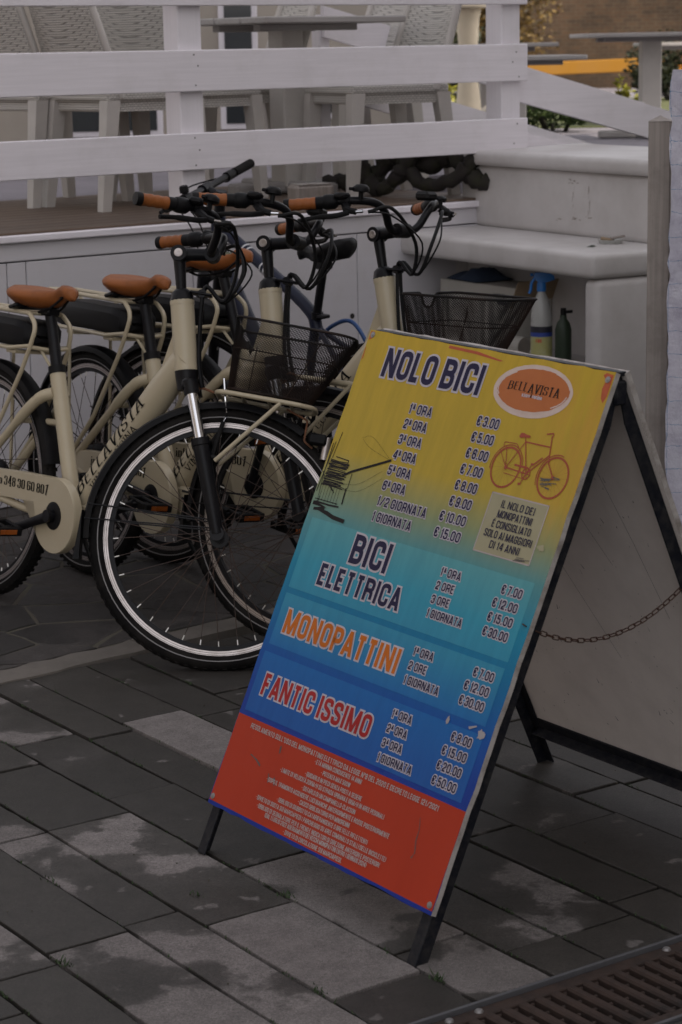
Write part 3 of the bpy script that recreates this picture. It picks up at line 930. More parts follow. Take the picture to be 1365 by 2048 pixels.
for i, s in enumerate(seeds):
    poly = [(s[0] - .5, s[1] - .5), (s[0] + .5, s[1] - .5), (s[0] + .5, s[1] + .5), (s[0] - .5, s[1] + .5)]
    for j, q in enumerate(seeds):
        if i == j or abs(q[0] - s[0]) > .9 or abs(q[1] - s[1]) > .9: continue
        dx, dy = q[0] - s[0], q[1] - s[1]; d = math.hypot(dx, dy)
        gap = .006
        poly = clip(poly, (s[0] + q[0]) / 2 - dx / d * gap, (s[1] + q[1]) / 2 - dy / d * gap, dx / d, dy / d)
        if len(poly) < 3: break
    poly = clip(poly, 0, .125, 0, -1) if len(poly) > 2 else poly
    if len(poly) < 3: continue
    # roughen the outline
    rp = []
    for a, b in zip(poly, poly[1:] + poly[:1]):
        rp.append((a[0] + rnd.uniform(-.004, .004), a[1] + rnd.uniform(-.004, .004)))
        rp.append(((a[0] + b[0]) / 2 + rnd.uniform(-.005, .005), (a[1] + b[1]) / 2 + rnd.uniform(-.005, .005)))
    loc = [(x - s[0], y - s[1]) for x, y in rp]
    o = MB().prism(loc, -.03, 0, .002).build('flagstone', 'flagstone', cz)
    o.location = (s[0], s[1], rnd.uniform(-.002, .002)); o['wet'] = rnd.uniform(-.12, .12)

# drain grate
dr = empty('drain_grate'); dr.matrix_world = GRID
tag(dr, 'rusty slotted cast iron drain grate set in the paving', 'drain grate')
MB().box((-2.62, 3.0, -.03), (.25, 5.0, .004)).build('pit_bottom', 'pit', dr)
for uu in (-2.7465, -2.500):
    MB().cbox((uu, 3.0, -.008), (.007, 5.0, .026), .001).build('edge_rail', 'grate_edge', dr)
bar = MB()
bar.cbox((0, 0, 0), (.190, .0195, .02), .004)
for i in range(5):
    bar.cbox((-.078 + i * .039, .0115, .004), (.006, .010, .010), .002)
bar_o = None
frames = MB()
v = .6
while v < 5.4:
    if bar_o is None:
        bar_o = bar.build('grate_bar', 'cast_iron', dr); o = bar_o
    else:
        o = bar_o.copy(); COL.objects.link(o)
    o.location = (-2.6225, v, -.014 + rnd.uniform(-.0008, .0008))
    v += .0362
for uu in (-2.727, -2.520):
    MB().cbox((uu, 3.0, -.0135), (.030, 5.0, .019), .002).build('grate_frame', 'cast_iron', dr)
bolt0 = None
for vv in (1.55, 2.0836, 2.147, 2.5776, 2.64, 3.1, 3.6):
    if bolt0 is None:
        bolt0 = MB().lathe([(.0, .004), (.006, .0035), (.0085, 0), (.0085, -.004)], 12).build('bolt', 'bolt', dr, 40); o = bolt0
    else:
        o = bolt0.copy(); COL.objects.link(o)
    o.location = (-2.729, vv, -.0035)

# ------------------------------------------------------------------ raised deck
deck = empty('wooden_deck'); deck.matrix_world = DECK
tag(deck, 'raised wooden deck with white painted front behind the bicycles', 'deck')
MB().box((-1.4, .06, .47), (7.6, .04, .94)).build('backing', 'dark_gap', deck)
xs = [-5.2, -3.4, -1.6, .048, .126, .84, 1.628, 2.4]
for a, b in zip(xs[:-1], xs[1:]):
    MB().cbox(((a + b) / 2, .03, .442), (b - a - .004, .022, .87), .002).build('fascia_panel', 'fascia_paint', deck)
MB().cbox((-1.4, .030, .914), (7.58, .026, .064), .003).build('frieze_board', 'fascia_paint', deck)
MB().cbox((-1.4, .022, .9615), (7.62, .050, .026), .004).build('trim_strip', 'white_board', deck)
MB().lathe([(0, .001), (.006, .001), (.006, 0), (.011, 0), (.011, -.003)], 14, (1.597, .0175, .555), Matrix.Rotation(R(90), 3, 'X')).build('finger_hole', 'dark_gap', deck)
yy = .02
while yy < 1.5:
    MB().cbox((-1.4, yy + .058, DECK_Z - .012), (7.6, .113, .024), .003).build('deck_plank', 'deck_plank', deck)
    yy += .118
MB().box((1.5, 14.5, DECK_Z - .06), (34, 26.0, .1)).build('terrace_floor', 'terrace_paving', deck)

# white rail fence
fence = empty('rail_fence'); fence.matrix_world = DECK
tag(fence, 'white painted rail fence along the edge of the deck', 'fence')
for zc, h in ((1.835, .15), (1.5275, .150), (1.235, .135)):
    MB().cbox((-1.35, -.012, zc), (7.72, .024, h), .003).build('rail', 'white_board', fence)
for s0, s1 in ((-3.0, -2.9), (-1.1, -1.0), (.797, .9), (2.389, 2.492)):
    MB().cbox(((s0 + s1) / 2, .053, (DECK_Z + 1.93) / 2), (s1 - s0, .10, 1.93 - DECK_Z), .004).build('post', 'white_post', fence)
nl = MB()
for sx, zz in ((.845, 1.585), (.862, 1.545), (.85, 1.475), (.838, 1.285), (.858, 1.24), (.84, 1.185), (2.445, 1.57), (2.425, 1.53), (2.46, 1.47), (2.45, 1.28), (2.432, 1.20)):
    nl.lathe([(0, .001), (.003, .0006), (.0035, 0)], 8, (sx, -.0241, zz), Matrix.Rotation(R(90), 3, 'X'))
o = nl.build('screw_heads', 'scuff', fence); o['kind'] = 'stuff'

# sloping side rails of the ramp
def ramp_rails(name, off, pts, label):
    r_ = empty(name); r_.matrix_world = DECK
    tag(r_, label, 'handrail', 'white ramp handrails')
    for (s0, z0, s1, z1, h) in pts:
        vs = []
        for yy_ in (off, off + .026):
            vs += [(s0, yy_, z0), (s1, yy_, z1), (s1, yy_, z1 - h), (s0, yy_, z0 - h)]
        MB().add(vs, [(0, 3, 2, 1), (4, 5, 6, 7), (0, 1, 5, 4), (2, 3, 7, 6), (1, 2, 6, 5), (0, 4, 7, 3)]).build('rail', 'white_board', r_)
    return r_
r1 = ramp_rails('ramp_handrail', .05, [(2.498, 1.516, 4.6, 1.03, .142), (2.498, 1.255, 4.6, .77, .142)], 'sloping white boards running down from the fence corner post')
MB().cbox((2.525, .10, .75), (.05, .05, 1.5), .003).build('post', 'white_post', r1)
r2 = ramp_rails('ramp_handrail', 1.33, [(2.5, 1.79, 4.6, 1.29, .14), (2.5, 1.53, 4.6, 1.0, .14)], 'sloping white boards seen through the fence behind the wicker chair')
for xx in (2.52,):
    MB().cbox((xx, 1.385, 1.2), (.06, .06, 1.1), .003).build('post', 'white_post', r2)

# ------------------------------------------------------------------ A-board price sign
sign = empty('sign_board', (-.104, 3.928, .003), (0, .0135, R(-54.306)))
tag(sign, 'yellow blue and red bicycle hire price board on a folding black metal stand', 'sign')
LEAN = 0.4276; PW, PH, S0 = .734, 1.022, .104
cl, sl = math.cos(LEAN), math.sin(LEAN)
# plane frame of the painted face: x across, y up the slope, z out of the face
PL = Matrix(((1, 0, 0, -PW / 2), (0, sl, -cl, sl * S0), (0, cl, sl, cl * S0), (0, 0, 0, 1)))
SPREAD = .967
PB = Matrix(((1, 0, 0, -PW / 2), (0, -sl, cl, SPREAD - sl * S0), (0, cl, sl, cl * S0), (0, 0, 0, 1)))   # rear leaf, z outwards
# front panel board: a slightly chipped outline
def chipped(w, h, n=26, amp=.0016):
    pts = []
    for (a, b) in (((0, 0), (w, 0)), ((w, 0), (w, h)), ((w, h), (0, h)), ((0, h), (0, 0))):
        for i in range(n):
            t = i / n
            j = rnd.uniform(-amp, amp) if i else 0
            x = a[0] + (b[0] - a[0]) * t; y = a[1] + (b[1] - a[1]) * t
            if a[0] == b[0]: x += j
            else: y += j
            pts.append((x, y))
    return pts
pts = chipped(PW, PH)
N = len(pts)
mb = MB()
mb.add([(x, y, 0) for x, y in pts], [tuple(range(N))], 0)
mb.add([(x, y, -.0002) for x, y in pts] + [(x, y, -.0115) for x, y in pts], [(i, N + i, N + (i + 1) % N, (i + 1) % N) for i in range(N)], 1)
mb.add([(x, y, -.0115) for x, y in pts], [tuple(range(N - 1, -1, -1))], 2)
panel = mb.build('panel', ['print_ground', 'panel_edge', 'panel_inside'], sign, mw=PL)
tag(panel, 'printed price panel fading from yellow to blue and red')

def sheet(name, poly, z, mat, parent=panel):
    n_ = len(poly)
    m_ = MB().add([(x, y, z) for x, y in poly], [tuple(range(n_))])
    return m_.build(name, mat, parent)
def rect(u0, v0, u1, v1, e=0.0):
    return [(u0, v0), (u1, v0), (u1, v1), (u0, v1)]
sheet('colour_field', rect(.002, .0075, PW - .001, .1933), .0003, 'print_redfield')['label'] = 'red field'
sheet('colour_band', rect(.020, .4683, .711, .618), .0003, 'print_band')
sheet('colour_band', rect(.020, .3465, .709, .456), .0003, 'print_band')
sheet('colour_band', rect(.016, .204, .713, .330), .0003, 'print_band')
o = sheet('notice_box', rect(.523, .6455, .681, .7586), .0003, 'faded_box')
bx_ = MB()
for a, b in (((.523, .6455), (.681, .6455)), ((.681, .6455), (.681, .7586)), ((.681, .7586), (.523, .7586)), ((.523, .7586), (.523, .6455))):
    strip2d(bx_, [a, b], .0013, False, .0006, 0, ext=.0013)
bx_.build('notice_frame', 'print_white_small', panel)

ZT, ZO = .0012, .0006
def title(txt, u0, u1, v, cap, mat, ol=.0042):
    m_ = MB()
    lettering(m_, txt, u0, u1, v, cap, ZT, 0, .19, .055, ol, 1, ZO)
    q = m_.build('lettering', [mat, 'print_white'], panel); q['label'] = 'large heading letters'
title('NOLO BICI', .080, .391, .931, .0605, 'print_navy')
title('BICI', .178, .301, .552, .0595, 'print_navy')
title('ELETTRICA', .1035, .373, .491, .0450, 'print_navy', .0036)
title('MONOPATTINI', .048, .4265, .377, .049, 'print_orange', .0036)
title('FANTIC ISSIMO', .047, .411, .2443, .0450, 'print_red', .0036)
RW_ = {'ORA': 3.68, 'ORE': 3.28, '1/2 GIORNATA': 7.9, '1 GIORNATA': 6.35}
def row(txt, u, v, cap=.0197, al='left', mat='print_navy'):
    m_ = MB()
    w_ = RW_.get(txt) or RW_.get(txt.split()[-1]) or (3.30 if len(txt) == 6 else 4.0)
    u0, u1 = (u, u + w_ * cap) if al == 'left' else (u - w_ * cap, u)
    lettering(m_, txt, u0, u1, v, cap, ZT, 0, .165, .075, .0021, 1, ZO)
    m_.build('lettering', [mat, 'print_white'], panel)
for i, (t_, pr) in enumerate((('1ª ORA', '€ 3.00'), ('2ª ORA', '€ 5.00'), ('3ª ORA', '€ 6.00'), ('4ª ORA', '€ 7.00'), ('5ª ORA', '€ 8.00'), ('6ª ORA', '€ 9.00'), ('1/2 GIORNATA', '€ 10.00'), ('1 GIORNATA', '€ 15.00'))):
    row(t_, .205, .8702 - i * .0322); row(pr, .478, .8745 - i * .0322, al='right')
for v0, dv_, items in ((.5815, .0273, (('1ª ORA', '€ 7.00'), ('2 ORE', '€ 12.00'), ('3 ORE', '€ 15.00'), ('1 GIORNATA', '€ 30.00'))),
                       (.4234, .0280, (('1ª ORA', '€ 7.00'), ('2 ORE', '€ 12.00'), ('1 GIORNATA', '€ 30.00'))),
                       (.2997, .0286, (('1ª ORA', '€ 8.00'), ('2ª ORA', '€ 15.00'), ('3ª ORA', '€ 20.00'), ('1 GIORNATA', '€ 50.00')))):
    for i, (t_, pr) in enumerate(items):
        row(t_, .456, v0 - i * dv_, .0165); row(pr, .690, v0 + .001 - i * dv_, .0175, 'right')
for i, t_ in enumerate(('IL NOLO DEI', 'MONOPATTINI', 'È CONSIGLIATO', 'SOLO AI MAGGIORI', 'DI 14 ANNI')):
    m_ = MB(); w_ = (.0945, .0970, .1090, .1345, .0850)[i]; lettering(m_, t_, .604 - w_ / 2, .604 + w_ / 2, .7345 - i * .0194, .0146, ZT, 0, .15, .075); m_.build('lettering', 'print_navy', panel)
rules = [('REGOLAMENTO SULL\'USO DEL MONOPATTINO ELETTRICO DA LEGGE N°8 DEL 2020 E DECRETO LEGGE 121/2021', .0553, .6646, .1738),
 ('• ETÀ MINIMA CONDUCENTE 14 ANNI', .2854, .4381, .161), ('• POTENZA MAX 500W', .315, .4096, .1466), ('• GUIDARLO IN PIEDI SENZA POSTI A SEDERE', .2688, .4541, .132),
 ('• LIMITE DI VELOCITÀ 20KM/H SU STRADA URBANA E 6KM/H IN AREE PEDONALI', .191, .5313, .119), ('• DOTARLO DI UN CAMPANELLO-CLACSON', .2734, .4487, .1045),
 ('• DOPO IL TRAMONTO ACCENDERE LUCI BIANCHE ANTERIORMENTE E ROSSE POSTERIORMENTE', .1603, .5618, .0907), ('• CASCO OBBLIGATORIO PER MINORENNI', .2767, .4458, .077),
 ('• OBBLIGO DI GIUBBOTTO CATARIFRANGENTE O BRETELLE RIFLETTENTI', .2116, .5099, .0633), ('• DIVIETO DI SOSTA SUI MARCIAPIEDI ( PARCHEGGIO SU AREE COMUNALI O STALLI DELLE BICICLETTE)', .1459, .5741, .0495),
 ('• OBBLIGO DI SEGNALATORE PER IL FRENO E INDICATORI DI DIREZIONE ANTERIORI E POSTERIORI', .1574, .5621, .0352), ('(DAL 1 LUGLIO 2022 ADEGUAMENTO DEI VECCHI MONOPATTINI ENTRO 1 GENNAIO 2024)', .1925, .5275, .0245),
 ('• DIVIETO DI CIRCOLAZIONE SUI MARCIAPIEDI.', .2632, .457, .0112)]
for i, (t_, a, b, v) in enumerate(rules):
    m_ = MB(); lettering(m_, t_, a, b, v, .0105 if i == 0 else .0092, ZT, 0, .165, .08, oz=4e-6); m_.build('lettering', 'print_white_small', panel)
# oval logo
def ellipse(cu, cv, a, b, rot, n=48, j=0.0, t0=0, t1=2 * math.pi):
    out = []
    for i in range(n):
        t = t0 + (t1 - t0) * i / n
        k = 1 + rnd.uniform(-j, j)
        x, y = a * k * math.cos(t), b * k * math.sin(t)
        out.append((cu + x * math.cos(rot) - y * math.sin(rot), cv + x * math.sin(rot) + y * math.cos(rot)))
    return out
LU, LV = .5365, .9590
o = sheet('logo_oval', ellipse(LU, LV, .1085, .0515, .03, 60, .006), .0005, 'logo_cream')
o = sheet('logo_oval', ellipse(LU + .001, LV + .002, .0985, .0415, .045, 60, .014), .0008, 'logo_orange')
m_ = MB()
for t0, t1, off in ((2.2, 3.6, .0), (3.9, 5.2, .004), (5.4, 6.2, -.002), (.2, 1.1, .002)):
    strip2d(m_, ellipse(LU + .001, LV + .002, .097 + off, .040 + off, .045, 16, .01, t0, t1), .0012, False, .0010, 0)
m_.build('brush_stroke', 'logo_cream', panel)
m_ = MB(); lettering(m_, 'BELLAVISTA', .467, .6105, .9555, .0175, ZT, 0, .15, .09, serif=True); m_.build('lettering', 'print_dark', panel)
m_ = MB(); lettering(m_, 'vino', .511, .535, .9462, .0085, ZT, 0, .2, .08, serif=True); lettering(m_, 'cucina', .541, .5685, .9462, .0085, ZT, 0, .2, .08, serif=True); m_.build('lettering', 'print_white', panel)
m_ = MB(); lettering(m_, '&', .536, .540, .9462, .0075, ZT, 0, .2, .08); m_.build('lettering', 'print_dark', panel)
# bicycle pictogram
ic = MB(); zi = [.0008]
def ln(pts_, w, closed=False):
    zi[0] += 4e-6; strip2d(ic, pts_, w, closed, zi[0], 0)
RW, FW, rr_ = (.5345, .8095), (.6660, .8100), .0385
for c_ in (RW, FW):
    ln(ellipse(c_[0], c_[1], rr_, rr_, 0, 40), .0020, True)
    for q in range(18):
        t = q * math.pi / 9 + .1
        ln([c_, (c_[0] + rr_ * math.cos(t), c_[1] + rr_ * math.sin(t))], .00014)
    ic.add([(x, y, .0011) for x, y in ellipse(c_[0], c_[1], .0042, .0042, 0, 14)], [tuple(range(14))])
ln(ellipse(RW[0], RW[1], .0435, .0435, 0, 22, 0, R(15), R(200)), .0010)
ln(ellipse(FW[0], FW[1], .0435, .0435, 0, 20, 0, R(75), R(215)), .0010)
BBp, ST, HT, HB = (.5935, .8062), (.5650, .8640), (.6345, .8640), (.6385, .8490)
ln([BBp, ST, (.5585, .8755)], .0013); ln([ST, HT], .0013); ln([BBp, HB], .0015); ln([RW, BBp], .0013); ln([RW, ST], .0010)
ln([(.6290, .8850), HT, HB, (.6440, .8330), FW], .0014); ln(fillet([(.6130, .8860), (.6300, .8900), (.6320, .8860), (.6290, .8800)], .002), .0014)
ln([(.6030, .8240), (.6230, .8420)], .0016); ln([RW, (.5040, .8400)], .0007); ln([RW, (.5180, .8500)], .0009)
ln(fillet([(.5120, .8460), (.5080, .8560), (.5440, .8570), (.5540, .8480)], .004), .0008)
ln(ellipse(BBp[0], BBp[1], .0105, .0105, 0, 24), .0012, True)
for q in range(6):
    t = q * math.pi / 3; ln([BBp, (BBp[0] + .0105 * math.cos(t), BBp[1] + .0105 * math.sin(t))], .0009)
ln([(.5865, .7850), BBp, (.6010, .8255)], .0010); ln([(.5810, .7845), (.5890, .7865)], .0022); ln([(.5980, .8255), (.6040, .8262)], .002)
ln([(.5340, .7985), (.5900, .7960)], .0006); ln([(.5560, .8180), (.5940, .8172)], .0020)
ic.add([(x, y, .0013) for x, y in ((.5430, .8730), (.5460, .8790), (.5540, .8795), (.5620, .8775), (.5720, .8772), (.5738, .8740), (.5700, .8718), (.5590, .8725), (.5520, .8698), (.5450, .8695))], [tuple(range(9, -1, -1))])
ic.build('bicycle_pictogram', 'icon_red', panel)
# ink drawing of a fishing hut on stilts
sk = MB(); zi2 = [.0008]
Z6h = lambda x, y: (x, y)
def sk_ln(pts_, w):
    zi2[0] += 4e-6; strip2d(sk, pts_, w, False, zi2[0], 0)
sk_ln([(.0060, .7760), (.0085, .7100), (.0180, .6500), (.0215, .6300 + .034)], .0011); sk_ln([(.0235, .8020), (.0185, .7460)], .0009)
sk_ln([(.0130, .7800), (.0040, .6720)], .0011); sk_ln([(.003, .7150), (.020, .7000), (.012, .6850)], .0008)
for q in range(26):
    v_ = .742 - q * .0021
    a_, b_ = .0140 + rnd.uniform(-.002, .004), .0800 + rnd.uniform(-.006, .006)
    w_ = rnd.uniform(.0004, .0016)
    sk_ln([(a_, v_ + rnd.uniform(-.001, .001)), ((a_ + b_) / 2, v_ + rnd.uniform(-.0015, .0015)), (b_, v_ + rnd.uniform(-.002, .002))], w_)
sk_ln([(.030, .7500), (.074, .7480), (.0760, .735)], .0010)
sk_ln([(.070, .7150), (.0930, .7275), (.2050, .7700)], .0026)
sk_ln([(.0985, .7250), (.1000, .6920)], .0009); sk_ln([(.0960, .6930), (.0990, .6590)], .0020)
for q in range(7):
    sk_ln([(.020 + q * .0095, .690), (.021 + q * .0098, .657 - rnd.uniform(0, .008))], .0005)
sk_ln([(.016, .6880), (.080, .6920), (.092, .6900)], .0007); sk_ln([(.040, .692), (.062, .677)], .0010); sk_ln([(.034, .692), (.055, .680)], .0008)
sk_ln([(.008, .6570), (.085, .6570)], .0009); sk_ln([(.012, .651), (.060, .6505), (.092, .6520)], .0018)
sk_ln([(.006, .6480), (.045, .6440), (.022, .6380), (.060, .6340), (.085, .6290), (.125, .6270)], .0042)
sk_ln([(.014, .6360), (.050, .6400)], .003)
for a_ in (((.092, .800), (.1250, .8060), (.2000, .7710)), ((.095, .7980), (.1300, .7830), (.1970, .7700)), ((.0850, .7000), (.130, .7080), (.190, .7450)), ((.088, .6880), (.14, .6950), (.196, .7300))):
    sk_ln(spline([(p[0], p[1], 0) for p in a_], 5), .00022)
sk.build('ink_drawing', 'print_dark', panel)
# wear: worn corners, torn paper, scratches
def blob(cu, cv, a, b, n=14, j=.35):
    return [(cu + a * math.cos(t) * (1 + rnd.uniform(-j, j)), cv + b * math.sin(t) * (1 + rnd.uniform(-j, j))) for t in [2 * math.pi * i / n for i in range(n)]]
sheet('worn_patch', [(.726, .962), (.731, .975), (.731, 1.016), (.712, 1.018), (.705, 1.013), (.716, 1.004), (.713, .988), (.718, .970)], .0004, 'underlayer_orange')
sheet('worn_patch', [(.003, 1.000), (.012, 1.004), (.018, 1.013), (.016, 1.019), (.003, 1.019)], .0004, 'underlayer_orange')
sheet('worn_patch', [(.002, .955), (.006, .962), (.004, .985), (.002, .985)], .0004, 'underlayer_orange')
sheet('worn_patch', [(.26, 1.012), (.34, 1.010), (.42, 1.004), (.43, 1.006), (.35, 1.0155), (.26, 1.018)], .0004, 'underlayer_orange')
sheet('torn_paper', blob(.706, .330, .010, .0085), .0014, 'torn_paper'); sheet('torn_paper', blob(.610, .333, .004, .008), .0014, 'torn_paper')
sheet('torn_paper', [(.672, .332), (.690, .341), (.688, .343), (.668, .336)], .0014, 'torn_paper'); sheet('torn_paper', blob(.697, .682, .009, .006), .0014, 'faded_box')
m_ = MB()
for pts_ in ([(.625, .150), (.632, .130), (.634, .110), (.640, .090), (.636, .075)], [(.170, .165), (.172, .150)], [(.16, .105), (.168, .088)], [(.182, .104), (.189, .088)], [(.085, .125), (.11, .12), (.125, .112)]):
    for q in range(3):
        strip2d(m_, [(x + rnd.uniform(-.002, .002), y + rnd.uniform(-.002, .002)) for x, y in pts_], rnd.uniform(.0004, .0011), False, .0009 + q * 2e-5, 0)
m_.build('scratch', 'scuff', panel)['kind'] = 'stuff'
m_ = MB()
for q in range(14):
    c0 = (.655 + rnd.uniform(-.02, .022), .806 + rnd.uniform(-.018, .010))
    strip2d(m_, [c0, (c0[0] + rnd.uniform(.012, .03), c0[1] + rnd.uniform(-.002, .006))], rnd.uniform(.0004, .0011), False, .0016 + q * 1e-5, 0)
for q in range(8):
    c0 = (.64 + rnd.uniform(-.01, .02), .648 + rnd.uniform(-.003, .006)); strip2d(m_, [c0, (c0[0] + .02, c0[1] + .002)], .0006, False, .0016 + q * 1e-5, 0)
m_.build('scuff_mark', 'scuff', panel)['kind'] = 'stuff'
scr0 = None
for u_, v_ in ((.012, 1.012), (.720, 1.006), (.010, .016), (.722, .016)):
    if scr0 is None:
        scr0 = MB().lathe([(0, .0022), (.0025, .0022), (.003, .0012), (.0062, .0010), (.0066, 0)], 12).build('screw', 'bolt', panel, 40); o = scr0
    else:
        o = scr0.copy(); COL.objects.link(o)
    o.location = (u_, v_, .0006)
# metal frames of both leaves: angle iron legs and cross bars
def leaf(PM, back):
    zs = -.0117 if not back else -.0125
    out = []
    for x0 in (.004, PW - .036):
        m_ = MB()
        # L section: flange against the board plus web going inward
        m_.cbox((x0 + .013, (PH - S0) / 2 + .0, zs - .0025), (.026, PH + S0 - .004, .004), .001)
        xw = x0 + .002 if x0 < .1 else x0 + .024
        m_.cbox((xw, (PH - S0) / 2 - .045, zs - .0155), (.004, PH + S0 - .094, .026), .001)
        yt_ = (PH - S0) / 2 - .045 + (PH + S0 - .094) / 2
        m_.hull([(xw + sx_ * .002, yy_, zz_) for sx_ in (-1, 1) for yy_, zz_ in ((yt_ - .001, zs - .0045), (yt_ - .001, zs - .0285), (PH - .004, zs - .0045), (PH - .004, zs - .012))])
        q = m_.build('leg', 'frame_black', sign, mw=PM); out.append(q)
    for y0 in (.003, PH - .012):
        m_ = MB()
        m_.cbox((PW / 2, y0 + (.010 if y0 < .5 else -.006), zs - .0025), (PW - .064, .026, .004), .001)
        if y0 < .5: m_.cbox((PW / 2, y0 - .002, zs - .018), (PW - .064, .004, .026), .001)
        m_.build('cross_bar', 'frame_black', sign, mw=PM)
    return out
leaf(PL, False); leaf(PB, True)
pts = chipped(PW, PH); mb = MB()
mb.add([(x, y, 0) for x, y in pts], [tuple(range(N))], 0)
mb.add([(x, y, -.0002) for x, y in pts] + [(x, y, -.0118) for x, y in pts], [(i, N + i, N + (i + 1) % N, (i + 1) % N) for i in range(N)], 0)
mb.add([(x, y, -.012) for x, y in pts], [tuple(range(N - 1, -1, -1))], 1)
bp = mb.build('panel', ['panel_edge', 'panel_inside'], sign, mw=PB); bp['label'] = 'plain grey inside of the rear panel'
m_ = MB()
for q in range(150):
    u_, v_ = rnd.uniform(.04, PW - .04), rnd.uniform(.03, PH - .05)
    if rnd.random() < .45: u_ = rnd.choice((.10, .22, .52)) + rnd.gauss(0, .025)
    L_ = rnd.choice((.002, .003, .005, .012)); w_ = rnd.uniform(.0004, .0013); an = R(90) + rnd.gauss(.25, .25)
    zz_ = -.0123 - q * 2e-6
    a_ = Vector((u_, v_)); d_ = Vector((math.cos(an), math.sin(an))) * L_; n_ = Vector((-d_.y, d_.x)).normalized() * w_
    m_.add([(*(a_ - n_), zz_), (*(a_ + n_), zz_), (*(a_ + d_ + n_ * .4), zz_), (*(a_ + d_ - n_ * .4), zz_)], [(0, 1, 2, 3)])
for a_, b_ in (((.18, .86), (.42, .30)), ((.30, .95), (.50, .55)), ((.55, .80), (.62, .45))):
    strip2d(m_, [a_, ((a_[0] + b_[0]) / 2 + .004, (a_[1] + b_[1]) / 2), b_], .0005, False, -.0128, 0)
m_.build('scuff_mark', 'scuff', bp)['kind'] = 'stuff'
# hinge plates and rust
topz = cl * (S0 + PH); ymid = SPREAD / 2
for xh in (-PW / 2 + .05, PW / 2 - .02):
    m_ = MB(); m_.cbox((xh, ymid, topz - .040), (.035, .030, .045), .004)
    m_.build('hinge', 'frame_black', sign, 40)
MB().cbox((0, ymid + .001, topz - .005), (PW - .004, .018, .008), .001).build('hinge_bar', 'frame_black', sign)
# chain between the leaves
link = MB(); lp = fillet([(-.0085, -.0038, 0), (.0085, -.0038, 0), (.0085, .0038, 0), (-.0085, .0038, 0)], .0037, True, 4)
link.tube(lp, .0013, 6, closed=True)
ca = Vector((PW / 2 - .012, .27, .585)); cb = Vector((PW / 2 - .012, .705, .63))
path = []
for i in range(401):
    t = i / 400
    p = ca.lerp(cb, t); p.z -= 4 * .075 * t * (1 - t)
    path.append(p)
lk0 = None; acc = 0.0; nxt = 0.0; i = 0
for a, b in zip(path[:-1], path[1:]):
    acc += (b - a).length
    if acc >= nxt:
        d = (b - a).normalized(); s_ = Vector((1, 0, 0)); u_ = d.cross(s_).normalized()
        tw = R(12 + 76 * (i % 2))
        s2 = s_ * math.cos(tw) + u_ * math.sin(tw); u2 = d.cross(s2)
        mm_ = Matrix(((d.x, s2.x, u2.x, a.x), (d.y, s2.y, u2.y, a.y), (d.z, s2.z, u2.z, a.z), (0, 0, 0, 1)))
        if lk0 is None:
            lk0 = link.build('chain_link', 'chain_rust', sign, 60, mm_)
        else:
            q = lk0.copy(); COL.objects.link(q); q.matrix_local = mm_
        nxt += .0158; i += 1

# ------------------------------------------------------------------ bicycles
WR = .349
HA = R(75.8); AX = Vector((-math.cos(HA), 0, math.sin(HA))); FP = Vector((math.sin(HA), 0, math.cos(HA)))
HUB = Vector((.653, 0, WR)); FOOT = HUB - FP * .0616
HBm, HTp, PIV = FOOT + AX * .454, FOOT + AX * .643, FOOT + AX * .769
BB = Vector((0, 0, .311)); RHUB = Vector((-.475, 0, WR))
SD = Vector((-math.cos(R(69.4)), 0, math.sin(R(69.4))))
RX90 = Matrix.Rotation(R(90), 3, 'X')        # turn a lathe about z into one about y

def tyre_mb(r, w, knob=True):
    """tyre section turned about the axle (local y)"""
    m_ = MB(); rc = r - w
    prof = []
    for k_ in range(14):
        t = 2 * math.pi * k_ / 14
        prof.append((rc + w * math.cos(t), w * .95 * math.sin(t)))
    m_.lathe(prof, 72, (0, 0, 0), RX90, 0, True)
    # pale reflex stripe on each wall
    for s_ in (-1, 1):
        m_.lathe([(rc - w * .22, s_ * w * .975), (rc - w * .10, s_ * w * .99), (rc - w * .10, s_ * w * .93), (rc - w * .22, s_ * w * .92)], 72, (0, 0, 0), RX90, 1, True)
    if knob:
        for k_ in range(84):
            t = 2 * math.pi * k_ / 84
            for s_ in (-1, 0, 1):
                tt = t + (.5 if s_ == 0 else 0) * 2 * math.pi / 84
                rad = r - (.0005 if s_ == 0 else .0052)
                rm = Matrix.Rotation(-tt, 3, 'Y')
                m_.box(rm @ Vector((rad, s_ * w * .62, 0)), (.003, w * .42, .011), 0, rm)
    return m_
def rim_mb(r0, r1, w):
    m_ = MB()
    for (a, b, mi_, ww) in ((r0 + (r1 - r0) * .42, r1, 0, w), (r0, r0 + (r1 - r0) * .43, 1, w * .62)):
        m_.lathe([(a, -ww), (b, -ww), (b, ww), (a, ww)], 72, (0, 0, 0), RX90, mi_, True)
    for s_ in (-1, 1):
        for q in (.56, .74, .9):
            rr2 = r0 + (r1 - r0) * q
            m_.lathe([(rr2, s_ * (w + .0004)), (rr2 + .0011, s_ * (w + .0004)), (rr2 + .0011, s_ * (w - .001)), (rr2, s_ * (w - .001))], 72, (0, 0, 0), RX90, 2, True)
    return m_
